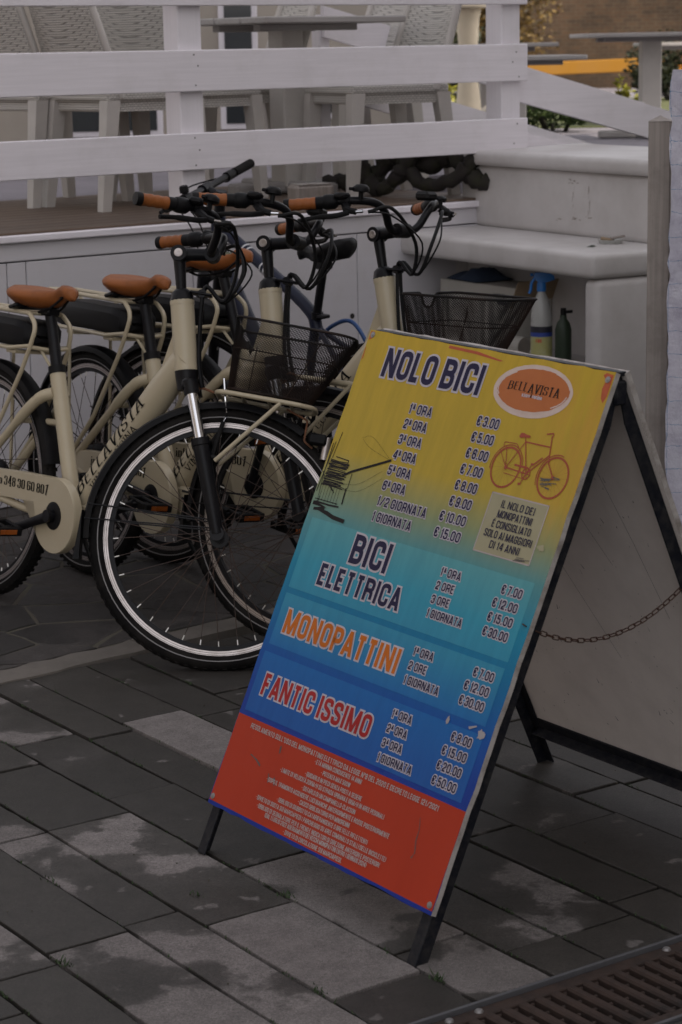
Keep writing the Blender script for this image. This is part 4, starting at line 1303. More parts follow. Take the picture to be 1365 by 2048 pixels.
def wheel(parent, loc, big_hub=False, n_sp=36, r=WR, w=.0225, spoke_mat='spoke_steel', rim_mats=('alloy', 'black_paint', 'dark_gap'), hub_mat='black_paint'):
    h = MB(); hr = .055 if big_hub else .017
    h.lathe([(0, -.062), (.006, -.062), (.006, -.048), (.014, -.046), (.014, -.034), (hr + .008, -.033), (hr + .008, -.029), (hr, -.027), (hr, .027), (hr + .008, .029), (hr + .008, .033), (.014, .034), (.014, .046), (.006, .048), (.006, .062), (0, .062)], 22, (0, 0, 0), RX90)
    wh = h.build('wheel', hub_mat, parent, 40)
    wh.location = loc
    tyre_mb(r, w).build('tyre', ['rubber', 'reflex_stripe'], wh, 40)
    ro = r - 2 * w + .010
    ri = ro - .030
    rim_mb(ri, ro, .0125).build('rim', list(rim_mats), wh, 30)
    sp0 = {}
    fl = hr + .006
    for k_ in range(n_sp):
        side = 1 if k_ % 2 else -1
        tw = (1 if (k_ // 2) % 2 else -1)
        key = (side, tw)
        t = 2 * math.pi * k_ / n_sp
        if key not in sp0:
            a = Vector((fl * math.cos(tw * 1.15), side * .031, fl * math.sin(tw * 1.15)))
            b = Vector((ri + .004, side * .002, 0))
            m_ = MB(); m_.tube([a, b], .0011, 5, mi=0)
            d = (b - a).normalized()
            m_.tube([b - d * .018, b], .0019, 6, mi=1)
            o_ = m_.build('spoke', [spoke_mat, 'nipple'], wh); sp0[key] = o_
        else:
            o_ = sp0[key].copy(); COL.objects.link(o_)
        o_.rotation_euler = (0, t, 0)
    return wh
def fender_mb(r, w, a0, a1, n=30):
    """curved mudguard strip about the axle, angles from +x towards +z"""
    m_ = MB(); vs = []; fs = []
    sec = [(-w, -.016), (-w * .8, -.003), (-w * .4, .002), (0, .003), (w * .4, .002), (w * .8, -.003), (w, -.016)]
    sec2 = [(a, b - .0022) for a, b in reversed(sec)]
    S_ = sec + sec2; P_ = len(S_)
    for i_ in range(n + 1):
        t = a0 + (a1 - a0) * i_ / n
        for (y_, dr_) in S_:
            rr2 = r + dr_
            vs.append((rr2 * math.cos(t), y_, rr2 * math.sin(t)))
    for i_ in range(n):
        for j_ in range(P_):
            fs.append((i_ * P_ + j_, i_ * P_ + (j_ + 1) % P_, (i_ + 1) * P_ + (j_ + 1) % P_, (i_ + 1) * P_ + j_))
    return m_.add(vs, fs)

def saddle_mb(wid=.095, ln_=.27):
    """saddle surface: nose towards +x, origin under the middle"""
    m_ = MB(); vs = []; fs = []
    nx, na = 18, 18
    for i_ in range(nx + 1):
        t = i_ / nx                       # 0 tail .. 1 nose
        x_ = -ln_ * .5 + ln_ * t
        wv = wid * (.55 + .45 * math.sin(min(1, t / .28) * math.pi / 2)) if t < .28 else wid * (1 - .76 * (1 - math.cos(min(1, (t - .28) / .5) * math.pi)) / 2)
        if t > .93: wv *= math.sqrt(max(0.02, 1 - ((t - .93) / .07) ** 2))
        if t < .06: wv *= math.sqrt(max(0.05, 1 - ((.06 - t) / .06) ** 2 * .9))
        zt = .030 * math.cos((t - .02) * 1.25 * math.pi) * (1 - t) * .9 + (.004 if t > .75 else 0) - .022 * max(0, t - .85) / .15
        dp = .064 - .030 * t
        if t < .05 or t > .96: dp *= .72
        for k_ in range(na):
            a_ = 2 * math.pi * k_ / na
            cy, sz = math.cos(a_), math.sin(a_)
            yy_ = wv * math.copysign(abs(cy) ** .75, cy)
            zz_ = (dp * .42) * sz if sz > 0 else (dp * .75) * sz * (1 - .35 * abs(cy))
            dip = -.006 * math.exp(-(yy_ / .018) ** 2) if sz > 0 and t < .8 else 0
            vs.append((x_, yy_, zt + zz_ + dip))
    for i_ in range(nx):
        for k_ in range(na):
            k2 = (k_ + 1) % na
            fs.append((i_ * na + k_, (i_ + 1) * na + k_, (i_ + 1) * na + k2, i_ * na + k2))
    fs.append(tuple(range(na))); fs.append(tuple(nx * na + k_ for k_ in range(na - 1, -1, -1)))
    return m_.add(vs, fs)

def wrap_text(txt, p0, p1, rad, cap, t0, serif=True, stroke=.15, side=-1, voff=0.0, name='lettering', mat='ink', parent=None, ysc=1.0, length=0.0):
    """print a line of text along a tube from p0 to p1, on its right-hand side"""
    m_ = MB(); lettering(m_, txt, 0, length, 0, cap, 0, 0, stroke, .09, align='fit' if length else 'left', serif=serif)
    bm = bmesh.new(); bv_ = [bm.verts.new(p) for p in m_.v]
    for f_ in m_.f:
        try: bm.faces.new([bv_[q] for q in f_])
        except ValueError: pass
    for _ in range(3):
        le = [e for e in bm.edges if e.calc_length() > .005]
        if le: bmesh.ops.subdivide_edges(bm, edges=le, cuts=2, use_grid_fill=True)
    bmesh.ops.triangulate(bm, faces=bm.faces)
    bm.verts.index_update()
    m_.v = [tuple(v_.co) for v_ in bm.verts]; m_.f = [tuple(v_.index for v_ in f_.verts) for f_ in bm.faces]; m_.m = [0] * len(m_.f); bm.free()
    d = (p1 - p0).normalized(); sidev = Vector((0, side, 0)); upw = sidev.cross(d).normalized() if False else (d.cross(Vector((0, 1, 0)))).normalized()
    out = []
    for (x_, y_, z_) in m_.v:
        h = (y_ - cap / 2 + voff)
        th = h / rad
        rr2 = rad + .0006 + z_ * 3
        c_ = p0 + d * (t0 + x_)
        out.append(tuple(c_ + sidev * ((rr2 * math.cos(th) - rad) * ysc + rad * ysc + .0004) - upw * (side * rr2 * math.sin(th))))
    m_.v = out
    return m_.build(name, mat, parent)

def basket_mb():
    """open wire-mesh basket; s runs round the plan outline, h upwards"""
    zb, ht_ = 0.0, .185
    def outline(f):
        x0 = .012 - .006 * f; x1 = .232 + .092 * f; hw = .090 + .042 * f
        P_ = fillet([(x0, -hw, 0), (x1, -hw * .86, 0), (x1, hw * .86, 0), (x0, hw, 0)], [.03, .07, .07, .03], True, 8)
        # resample evenly
        seg = [(P_[i_], P_[(i_ + 1) % len(P_)]) for i_ in range(len(P_))]
        tot = sum((b - a).length for a, b in seg)
        NS = 230; out = []; acc_ = 0; j_ = 0
        for q in range(NS):
            tgt = tot * q / NS
            while acc_ + (seg[j_][1] - seg[j_][0]).length < tgt:
                acc_ += (seg[j_][1] - seg[j_][0]).length; j_ += 1
            a, b = seg[j_]; out.append(a.lerp(b, (tgt - acc_) / max((b - a).length, 1e-9)))
        return out
    rows = 56
    rings = []
    for i_ in range(rows + 1):
        f = i_ / rows
        rings.append([p + Vector((0, 0, zb + ht_ * f)) for p in outline(f)])
    NS = 230
    # the notch in the rear wall (x small, y about 0)
    def top_z(p):
        return ht_ - ((.040 * math.exp(-((p.y) / .028) ** 4)) if p.x < .022 else 0)
    wire = MB()
    for i_ in range(rows):
        for q in range(NS):
            if (i_ + q) % 2: continue
            for dq in (-1, 1):
                a = rings[i_][q]; b = rings[i_ + 1][(q + dq) % NS]
                if b.z > top_z(b) + .004: continue
                d = b - a; o_ = Vector((0, 0, 1)).cross(d).normalized() * .0014; u_ = d.cross(o_).normalized() * .0011
                wire.add([a - o_, a + o_, a + u_, b - o_, b + o_, b + u_], [(0, 1, 4, 3), (1, 2, 5, 4), (2, 0, 3, 5)])
    # floor mesh
    for i_ in range(-40, 80):
        for sgn in (-1, 1):
            c0 = i_ * .0056
            pts_ = []
            for q in range(60):
                y_ = -.089 + .178 * q / 59; x_ = c0 + sgn * y_ * .8
                if .015 < x_ < .229: pts_.append(Vector((x_, y_, .001 * sgn)))
            if len(pts_) > 2: wire.tube([pts_[0], pts_[-1]], .0011, 3)
    rim = MB()
    top = []
    for p in rings[-1]:
        q = p.copy(); q.z = top_z(p)
        top.append(q)
    rim.tube(top, .0037, 6, closed=True)
    rim.tube(rings[0], .0036, 6, closed=True); rim.tube([p for p in rings[int(rows * .58)]], .0019, 5, closed=True)
    for q in (0, 57, 115, 172):
        rim.tube([r_[q] for r_ in rings[:46]], .0017, 5)
    return wire, rim

BASKET = None
def city_bike(name, pose, steer, crank, basket, label, seat_up=0.0):
    global BASKET
    x, y, yaw, lean = pose
    root = empty(name, (x, y, 0)); root.rotation_euler = (lean, 0, yaw)
    # 'XYZ' euler applies lean first, then yaw
    tag(root, label, 'bicycle', 'cream hire bicycles')
    SM = Matrix.Translation(FOOT) @ Matrix.Rotation(steer, 4, AX) @ Matrix.Translation(-FOOT)
    # ---- frame
    f = MB()
    dt0, dt1 = HBm + AX * .035 + Vector((.0, 0, 0)), BB + Vector((.015, 0, .02))
    f.tube([dt0 + (dt0 - dt1).normalized() * .012, dt0.lerp(dt1, .2), dt1], [.038, .045, .045], 22, flat=.80, upref=(1, 0, 0))
    f.tube([BB, BB + SD * .434], .0235, 16)
    f.tube([HBm, HTp], .0315, 20); f.tube([HBm, HBm + AX * .012], .0328, 20); f.tube([HTp - AX * .012, HTp], .0328, 20)
    f.tube([BB + Vector((0, -.036, 0)), BB + Vector((0, .036, 0))], .024, 16)
    # gusset between head tube and down tube
    f.hull([HBm + Vector((-.01, .006, .0)), HBm + Vector((-.01, -.006, 0)), HBm + AX * .13 + Vector((-.02, .006, 0)), HBm + AX * .13 + Vector((-.02, -.006, 0)), dt0.lerp(dt1, .30) + Vector((0, .006, .02)), dt0.lerp(dt1, .30) + Vector((0, -.006, .02))])
    for s_ in (-1, 1):
        f.tube(spline([BB + SD * .36 + Vector((-.008, s_ * .016, 0)), BB + SD * .345 + Vector((-.05, s_ * .04, -.006)), (-.24, s_ * .055, .565), RHUB + Vector((.004, s_ * .064, .012))], 7), [.0175] * 8 + [.016] * 7 + [.012] * 7, 12)
        f.tube(spline([BB + Vector((-.02, s_ * .03, 0)), (-.16, s_ * .05, .305), RHUB + Vector((.03, s_ * .064, -.014)), RHUB + Vector((0, s_ * .064, 0))], 6), .0125, 10)
        f.cbox(RHUB + Vector((-.004, s_ * .064, 0)), (.05, .007, .045), .003)
    f.tube([BB + SD * .27 + Vector((-.012, 0, 0)), Vector((-.265, 0, .555))], .010, 10)
    f.tube([(-.255, -.052, .555), (-.255, .052, .555)], .009, 10)
    frame = f.build('frame', 'cream_paint', root, 40)
    wrap_text('BELLAVISTA', dt1, dt0, .0455, .040, .075, parent=frame, voff=.012, ysc=.80, length=.40)
    wrap_text('VINO & CUCINA', dt1, dt0, .0455, .019, .13, parent=frame, voff=-.024, ysc=.80, length=.27)
    c_ = MB()
    c_.cbox((.10, 0, .315), (.13, .062, .085), .008)
    for q in (-1, 1): c_.cbox((.125, -.0315, .335 + q * .011), (.045, .002, .007), .0005, 1)
    c_.build('controller_box', ['cream_paint', 'dark_gap'], root)
    MB().tube([BB + SD * .418, BB + SD * .440], .0258, 16).build('seat_collar', 'black_plastic', root, 40)
    # ---- seat
    p_ = MB(); p_.tube([BB + SD * .40, BB + SD * (.60 + seat_up)], .0168, 14); p_.cbox(BB + SD * (.605 + seat_up), (.045, .044, .026), .005)
    p_.build('seat_post', 'black_paint', root, 40)
    sd_ = saddle_mb(.100, .265).build('saddle', 'tan_leather', root, 60)
    sd_.location = BB + SD * (.645 + seat_up) + Vector((.004, 0, .008)); sd_.rotation_euler = (0, R(-13), 0)
    sr = MB()
    for s_ in (-1, 1):
        sr.tube(spline([(-.11, s_ * .045, -.02), (-.07, s_ * .028, -.042), (.02, s_ * .022, -.045), (.085, s_ * .012, -.022)], 6), .0038, 7)
    sr.cbox((.085, 0, -.018), (.07, .034, .012), .004); sr.cbox((-.085, 0, -.02), (.05, .15, .012), .004)
    sr.build('saddle_rail', 'black_paint', sd_, 40)
    # ---- rear rack and battery
    k_ = MB()
    for s_ in (-1, 1):
        k_.tube(fillet([(-.70, s_ * .050, .872), (-.235, s_ * .055, .868), (-.185, s_ * .060, .835), (-.205, s_ * .066, .765), (-.235, s_ * .068, .700), RHUB + Vector((.12, s_ * .07, .16)), RHUB + Vector((0, s_ * .072, .03))], [0, .03, .05, .06, .1, .1, 0], False, 5), .0068, 8)
        k_.tube(fillet([(-.205, s_ * .066, .775), (-.30, s_ * .075, .762), (-.62, s_ * .075, .765), (-.70, s_ * .05, .872)], .03, False, 4), .0062, 8)
        k_.tube([(-.52, s_ * .073, .765), RHUB + Vector((-.01, s_ * .074, .02))], .0055, 8)
    k_.tube([(-.70, -.05, .872), (-.70, .05, .872)], .0068, 8); k_.tube([(-.24, -.055, .868), (-.24, .055, .868)], .006, 8); k_.tube([(-.46, -.05, .870), (-.46, .05, .870)], .005, 8)
    k_.tube([(-.205, -.066, .772), (-.185, 0, .765), (-.205, .066, .772)], .0062, 8)
    k_.tube([BB + SD * .40 + Vector((0, 0, 0)), (-.205, -.03, .77)], .0045, 7)
    k_.cbox((-.30, 0, .752), (.05, .14, .010), .002); k_.cbox((-.52, 0, .752), (.05, .14, .010), .002)
    k_.build('luggage_rack', 'cream_paint', root, 40)
    b_ = MB(); vs = []
    for (x_, hw, z0_, z1_) in ((-.655, .040, .785, .835), (-.64, .058, .772, .846), (-.60, .066, .769, .850), (-.30, .068, .769, .846), (-.245, .064, .771, .838), (-.222, .045, .778, .826), (-.214, .03, .788, .815)):
        for (yy_, zz_) in ((hw, z0_ + .018), (hw * .86, z0_), (-hw * .86, z0_), (-hw, z0_ + .018), (-hw, z1_ - .018), (-hw * .8, z1_), (hw * .8, z1_), (hw, z1_ - .018)):
            vs.append((x_, yy_, zz_))
    fs = [(i_ * 8 + j_, i_ * 8 + (j_ + 1) % 8, (i_ + 1) * 8 + (j_ + 1) % 8, (i_ + 1) * 8 + j_) for i_ in range(6) for j_ in range(8)]
    fs += [tuple(range(7, -1, -1)), tuple(48 + j_ for j_ in range(8))]
    b_.add(vs, fs); b_.build('battery', 'black_plastic', root, 35)
    # ---- drive
    cg = MB(); out = []
    r0 = .108
    for q in range(27):
        t = R(-150) + R(250) * q / 26
        out.append((r0 * math.cos(t), BB.z + r0 * math.sin(t)))
    out += [(-.20, BB.z + .100), (-.40, BB.z + .088), (-.47, BB.z + .080), (-.505, WR + .015), (-.505, WR - .015), (-.46, WR - .018), (-.30, BB.z + .016), (-.17, BB.z + .022), (-.112, BB.z + .026), (-.098, BB.z - .04)]
    n_ = len(out)
    cx_ = sum(p[0] for p in out) / n_; cz_ = sum(p[1] for p in out) / n_
    fr = [(a, -.066, b) for a, b in out]; fr2 = [(a * .985, -.072, BB.z + (b - BB.z) * .985) for a, b in out]; bk = [(a, -.045, b) for a, b in out]
    def fan(vs_, cen, flip_):
        return vs_ + [cen]
    cg.add(fr + bk, [(i_, (i_ + 1) % n_, n_ + (i_ + 1) % n_, n_ + i_) for i_ in range(n_)])
    cg.add(fr + fr2, [(i_, n_ + i_, n_ + (i_ + 1) % n_, (i_ + 1) % n_) for i_ in range(n_)])
    bm = bmesh.new(); bv = [bm.verts.new(p) for p in fr2]; bf = bm.faces.new(bv); bmesh.ops.triangulate(bm, faces=[bf]); bm.verts.index_update()
    cg.add([tuple(v_.co) for v_ in bm.verts], [tuple(v_.index for v_ in f_.verts) for f_ in bm.faces]); bm.free()
    cgo = cg.build('chain_guard', 'cream_paint', root, 30)
    m_ = MB(); lettering(m_, 'info 348 30 60 807', 0, .315, 0, .030, 0, 0, .17, .09, serif=True)
    sl_ = math.atan2(.082 - (.047 + WR - BB.z), .20)
    m_.v = [(-.352 + px, -.0724 - pz * 3, BB.z + .049 + px * .012 + py) for px, py, pz in m_.v]
    m_.build('lettering', 'ink', cgo)
    hub_ = MB().lathe([(0, .076), (.02, .078), (.036, .076), (.040, .074), (.040, .07)], 28, BB, RX90); 
    hub_.v = [(a, b, c) for a, b, c in hub_.v]; hub_.build('crank_boss', 'black_plastic', root, 40)
    for s_ in (-1, 1):
        cr = MB(); e_ = Vector((.165, 0, 0)) * (1 if s_ < 0 else -1)
        yo = s_ * .086
        cr.tube([(0, yo, 0), e_ * .5 + Vector((0, yo + s_ * .004, 0)), e_ + Vector((0, yo + s_ * .008, 0))], [.017, .0135, .0145], 10, flat=.65)
        cr.tube([(0, yo - .012, 0), (0, yo + .012, 0)], .018, 14)
        cr.tube([e_ + Vector((0, yo, 0)), e_ + Vector((0, yo + s_ * .10, 0))], .006, 8)
        cro = cr.build('crank', 'black_paint', root, 40)
        cro.matrix_local = Matrix.Translation(BB) @ Matrix.Rotation(-crank, 4, 'Y')
        pd = MB()
        for dx in (-.042, .042): pd.cbox((dx, 0, 0), (.012, .092, .026), .003)
        for dy in (-.042, -.0, .042): pd.cbox((0, dy, 0), (.078, .012, .024), .003)
        for dx in (-.0485, .0485): pd.cbox((dx, 0, 0), (.002, .055, .014), .0005, 1)
        pdo = pd.build('pedal', ['black_plastic', 'orange_reflector'], root)
        pw = Matrix.Rotation(-crank, 3, 'Y') @ (e_ + Vector((0, yo + s_ * .062, 0)))
        pdo.matrix_local = Matrix.Translation(BB + pw) @ Matrix.Rotation(R(8), 4, 'Y')
    ks = MB(); ks.tube([(-.06, .05, .29), (-.03, .085, .18), (.04, .165, -.005 + math.tan(-lean) * .0)], [.010, .009, .008], 8, flat=.6); ks.cbox((-.06, .045, .295), (.05, .03, .04), .005)
    ks.build('kickstand', 'black_paint', root, 40)
    # ---- wheels and mudguards
    wheel(root, RHUB, True)
    fd = fender_mb(.364, .029, R(15), R(205)); fo = fd.build('mudguard', 'black_plastic', root, 40); fo.location = RHUB
    st_ = MB()
    for s_ in (-1, 1): st_.tube([RHUB + Vector((0, s_ * .07, 0)), RHUB + Vector((-.345, s_ * .028, .12))], .002, 6)
    st_.build('mudguard_stay', 'black_paint', root)
    fw = wheel(root, (0, 0, 0)); fw.matrix_local = SM @ Matrix.Translation(HUB)
    fd = fender_mb(.364, .028, R(62), R(190)); fo = fd.build('mudguard', 'black_plastic', root, 40); fo.matrix_local = SM @ Matrix.Translation(HUB)
    ff = MB(); ff.hull([(-.372, -.025, .01), (-.372, .025, .01), (-.355, -.03, -.12), (-.355, .03, -.12), (-.372, .03, -.122), (-.372, -.03, -.122), (-.368, 0, .012)])
    ff.build('mud_flap', 'black_plastic', root, mw=SM @ Matrix.Translation(HUB))
    st_ = MB()
    for s_ in (-1, 1):
        st_.tube([(.006, s_ * .058, .045), (-.360, s_ * .026, .030)], .002, 6); st_.tube([(.006, s_ * .058, .025), (-.362, s_ * .026, -.010)], .002, 6)
    st_.build('mudguard_stay', 'black_paint', root, mw=SM @ Matrix.Translation(HUB))
    # ---- suspension fork
    fk = MB(); cr0 = HBm - AX * .03
    fk.tube([HBm + AX * .001, HBm - AX * .052], [.032, .027], 16)
    for s_ in (-1, 1):
        a = HBm - AX * .045 + FP * .012 + Vector((0, s_ * .050, 0)); b = HUB + Vector((-.006, s_ * .056, .01))
        fk.tube([a + (a - b).normalized() * .012, a.lerp(b, .06)], .021, 14)
        low0 = a.lerp(b, .36)
        fk.tube([low0, low0.lerp(b, .07), low0.lerp(b, .08), b], [.0250, .0250, .0225, .0175], 16)
        fk.tube([b + Vector((0, -.012, 0)), b + Vector((0, .012, 0))], .019, 14)
    fk.cbox(HBm - AX * .045 + FP * .010, (.042, .13, .034), .008)
    a1 = HBm - AX * .045 + FP * .012; b1 = HUB + Vector((-.006, 0, .01)); m1 = a1.lerp(b1, .40)
    fk.tube(fillet([m1 + Vector((0, -.050, 0)), m1 + Vector((-.03, -.045, .05)), m1 + Vector((-.03, .045, .05)), m1 + Vector((0, .050, 0))], .03, False, 5), .010, 10)
    fko = fk.build('fork', 'black_paint', root, 40, SM)
    for s_ in (-1, 1):
        a = a1 + Vector((0, s_ * .050, 0)); b = b1 + Vector((0, s_ * .056, 0))
        q = MB(); q.tube([a.lerp(b, .05), a.lerp(b, .38)], .0150, 16); q.build('stanchion', 'chrome', fko, 40)
        # brake arm
        q = MB(); mm = a.lerp(b, .44)
        q.tube([mm + Vector((.028, s_ * -.004, -.02)), mm + Vector((.040, s_ * -.012, .085))], .006, 8); q.tube([mm + Vector((.0, 0, -.012)), mm + Vector((.040, 0, -.014))], .008, 10)
        q.cbox(mm + Vector((.030, s_ * -.020, .012)), (.014, .016, .05), .003)
        q.build('brake_arm', 'black_plastic', fko, 40)
    q = MB(); mm = a1.lerp(b1, .44)
    q.tube(spline([mm + Vector((.040, -.04, .085)), mm + Vector((.045, -.02, .105)), mm + Vector((.045, .02, .11)), mm + Vector((.040, .045, .088))], 5), .0024, 6)
    q.tube(spline([mm + Vector((.045, -.01, .105)), mm + Vector((.035, -.03, .14)), mm + Vector((.02, -.03, .2))], 5), .003, 6)
    q.build('brake_noodle', 'chrome', fko, 40)
    # ---- stem, handlebar
    st_ = MB()
    st_.tube([HTp - AX * .001, HTp + AX * .022, HTp + AX * .03], [.033, .027, .018], 16)
    st_.tube([HTp + AX * .02, PIV - AX * .012], [.0135, .0165], 14); st_.tube([PIV + Vector((0, -.024, 0)), PIV + Vector((0, .024, 0))], .0215, 18)
    CL = PIV + Vector((.088, 0, .014))
    st_.tube([PIV + Vector((.005, 0, 0)), CL], [.0175, .0165], 14); st_.tube([CL + Vector((0, -.024, 0)), CL + Vector((0, .024, 0))], .021, 16)
    st_.cbox(HTp + AX * .014 + FP * .052, (.06, .036, .008), .003); st_.tube([HTp + AX * .014 + FP * .055 + Vector((0, -.014, 0)), HTp + AX * .014 + FP * .055 + Vector((0, .014, 0))], .012, 10)
    sto = st_.build('stem', 'black_paint', root, 40, SM)
    for s_ in (-1, 1):
        q = MB(); q.lathe([(0, s_ * .0245), (.004, s_ * .0245), (.0045, s_ * .026), (.0105, s_ * .0265), (.0118, s_ * .0255), (.0118, s_ * .023)], 20, PIV, RX90)
        q.build('pivot_cap', 'alloy', sto, 40)
    hb = MB()
    def barpt(s_): return [CL + Vector(p) for p in ((0, 0, 0), (0, s_ * .04, 0), (.006, s_ * .068, .016), (.012, s_ * .092, .050), (.006, s_ * .125, .074), (-.022, s_ * .172, .080), (-.075, s_ * .222, .074), (-.185, s_ * .290, .058))]
    for s_ in (-1, 1): hb.tube(spline(barpt(s_), 5), .0112, 12)
    hbo = hb.build('handlebar', 'black_paint', root, 50, SM)
    for s_ in (-1, 1):
        e1 = barpt(s_)[-1]; e0 = barpt(s_)[-2]; d = (e1 - e0).normalized()
        gl = .105
        q = MB(); n_ = 14
        q.tube([e1 - d * gl + d * (.075 * i_ / n_) + d * .018 for i_ in range(n_ + 1)], [.0165 + .0008 * math.sin(i_ * 1.5) for i_ in range(n_ + 1)], 14, mi=0)
        q.tube([e1 - d * .0125, e1 - d * .002, e1 + d * .004, e1 + d * .0045], [.0178, .0182, .017, .008], 14, mi=1)
        q.tube([e1 - d * (gl - .018), e1 - d * (gl + .004)], .0175, 14, mi=1)
        q.build('grip', ['tan_leather', 'black_plastic'], hbo, 40)
        q = MB(); g0 = e1 - d * (gl + .004)
        q.tube([g0, g0 - d * .008, g0 - d * .030, g0 - d * .040], [.0195, .0215, .021, .014], 14)
        side_ = d.cross(Vector((0, 0, 1))).normalized()
        fwd_ = side_ if side_.x > 0 else -side_
        c0 = g0 - d * .052
        q.cbox(c0 + fwd_ * .012 + Vector((0, 0, .014)), (.036, .040, .018), .006)
        q.build('gear_shifter', 'black_plastic', hbo, 40)
        q = MB(); c1 = g0 - d * .062
        q.tube([c1 - d * .012, c1 + d * .012], .0165, 12)
        q.tube(spline([c1 + fwd_ * .012 + Vector((0, 0, -.012)), c1 + fwd_ * .032 + Vector((0, 0, -.026)) - d * .01, c1 + fwd_ * .040 + Vector((0, 0, -.034)) - d * .035], 4), [.012] * 5 + [.009] * 4, 8)
        q.tube(spline([c1 + fwd_ * .040 + Vector((0, 0, -.034)) - d * .015, c1 + fwd_ * .052 + Vector((0, 0, -.040)) + d * .02, c1 + fwd_ * .046 + Vector((0, 0, -.040)) + d * .075, c1 + fwd_ * .056 + Vector((0, 0, -.046)) + d * .125], 5), [.0075] * 10 + [.006] * 5 + [.0058], 8, flat=.7)
        q.tube([c1 + fwd_ * .040 + Vector((0, 0, -.034)) - d * .035, c1 + fwd_ * .041 + Vector((0, 0, -.034)) - d * .055], .0045, 8, mi=1)
        q.build('brake_lever', ['black_plastic', 'chrome'], hbo, 40)
    q = MB(); bp_ = barpt(-1)[5] + Vector((.01, .0, .03))
    q.lathe([(0, .016), (.014, .0145), (.022, .008), (.0235, .002), (.0235, -.004), (.02, -.006), (0, -.006)], 18, bp_); q.tube([bp_ - Vector((0, 0, .03)), bp_], .007, 8); q.cbox(bp_ + Vector((-.016, -.022, .002)), (.014, .012, .009), .002)
    q.build('bell', 'black_plastic', hbo, 40)
    q = MB(); dp_ = barpt(1)[4] + Vector((.0, -.03, .026)); q.cbox(dp_, (.05, .052, .026), .008); q.build('display', 'black_plastic', hbo)
    cb_ = MB()
    guide = HTp + AX * .014 + FP * .06
    for s_, k2, rad in ((-1, 0, .0042), (1, 1, .0042), (-1, 2, .0026), (1, 3, .0026)):
        c1 = barpt(s_)[5]
        cb_.tube(spline([c1 + Vector((.03, -s_ * .01, -.03)), c1 + Vector((.075, -s_ * .06, -.018 - .01 * k2)), CL + Vector((.075 + .012 * k2, s_ * .03, -.03)), CL + Vector((.055, s_ * .014, -.12)), guide + Vector((.004, s_ * .008, .02)), guide + Vector((0, s_ * .008, -.04)), HBm + FP * .036 + AX * .03 + Vector((0, s_ * .014, 0)), HBm + FP * .040 - AX * .05 + Vector((0, s_ * .02, 0))], 6), rad * (1.25 if k2 < 2 else 1), 7)
    cb_.build('cable', 'black_plastic', root, 50, SM)
    # ---- front carrier
    ca_ = MB(); z0 = .728; xr = .575
    ring = fillet([(xr, -.085, z0), (xr + .265, -.085, z0), (xr + .265, .085, z0), (xr, .085, z0)], .06, True, 6)
    ca_.tube(ring, .0066, 10, closed=True)
    ring2 = fillet([(xr + .01, -.083, z0 - .028), (xr + .255, -.083, z0 - .028), (xr + .255, .083, z0 - .028), (xr + .01, .083, z0 - .028)], .06, True, 6)
    for s_ in (-1, 1):
        ca_.tube([(xr + .175, s_ * .086, z0 - .004), a1.lerp(b1, .50) + Vector((.03, s_ * .062, 0))], .0060, 8)
        ca_.tube([(xr + .05, s_ * .085, z0), (xr + .23, s_ * .085, z0)], .006, 8)
    for xx in (.07, .14, .2): ca_.tube([(xr + xx, -.085, z0), (xr + xx, .085, z0)], .0042, 8)
    cao = ca_.build('front_carrier', 'cream_paint', root, 40, SM)
    q = MB(); q.tube(fillet([(xr, 0, z0), (xr - .05, 0, z0 + .01), (xr - .075, 0, z0 - .03), a1 + Vector((.02, 0, -.02))], .02, False, 4), .0036, 7); q.build('carrier_bracket', 'rust', cao, 50); q = MB()
    q.tube(fillet([(xr + .19, -.02, z0 - .01), (xr + .25, -.02, z0 - .03), (xr + .25, -.02, z0 - .085), (xr + .275, -.02, z0 - .1)], .01, False, 4), .0028, 7)
    q.build('carrier_bracket', 'rust', cao, 50)
    if not basket:
        pass
    q = MB(); q.cbox((xr + .285, -.02, z0 - .075), (.05, .045, .03), .006); q.tube([(xr + .31, -.02, z0 - .065), (xr + .31, -.02, z0 - .125)], .011, 10, mi=1); q.build('head_lamp', ['black_plastic', 'alloy'], cao, 40)
    if basket:
        if BASKET is None:
            w_, r_ = basket_mb(); BASKET = (w_, r_)
        bo = BASKET[1].build('basket', 'rusty_mesh', root, 50, SM @ Matrix.Translation((xr + .018, 0, z0 + .012)))
        wo = BASKET[0].build('basket_mesh', 'rusty_mesh', bo); wo['kind'] = 'stuff'
    return root

city_bike('city_bicycle', (-.794, 6.098, -.888, -.143), .861, R(200), True, 'nearest cream bicycle with turned wheel, wire basket and tan saddle at left edge')
city_bike('city_bicycle', (-.528, 6.342, -.933, -.110), .549, R(170), False, 'middle cream bicycle without a basket, between the two other cream ones')
city_bike('city_bicycle', (-.226, 6.520, -.765, -.073), .05, R(70), True, 'farthest cream bicycle, its black basket just above the yellow sign', .06)

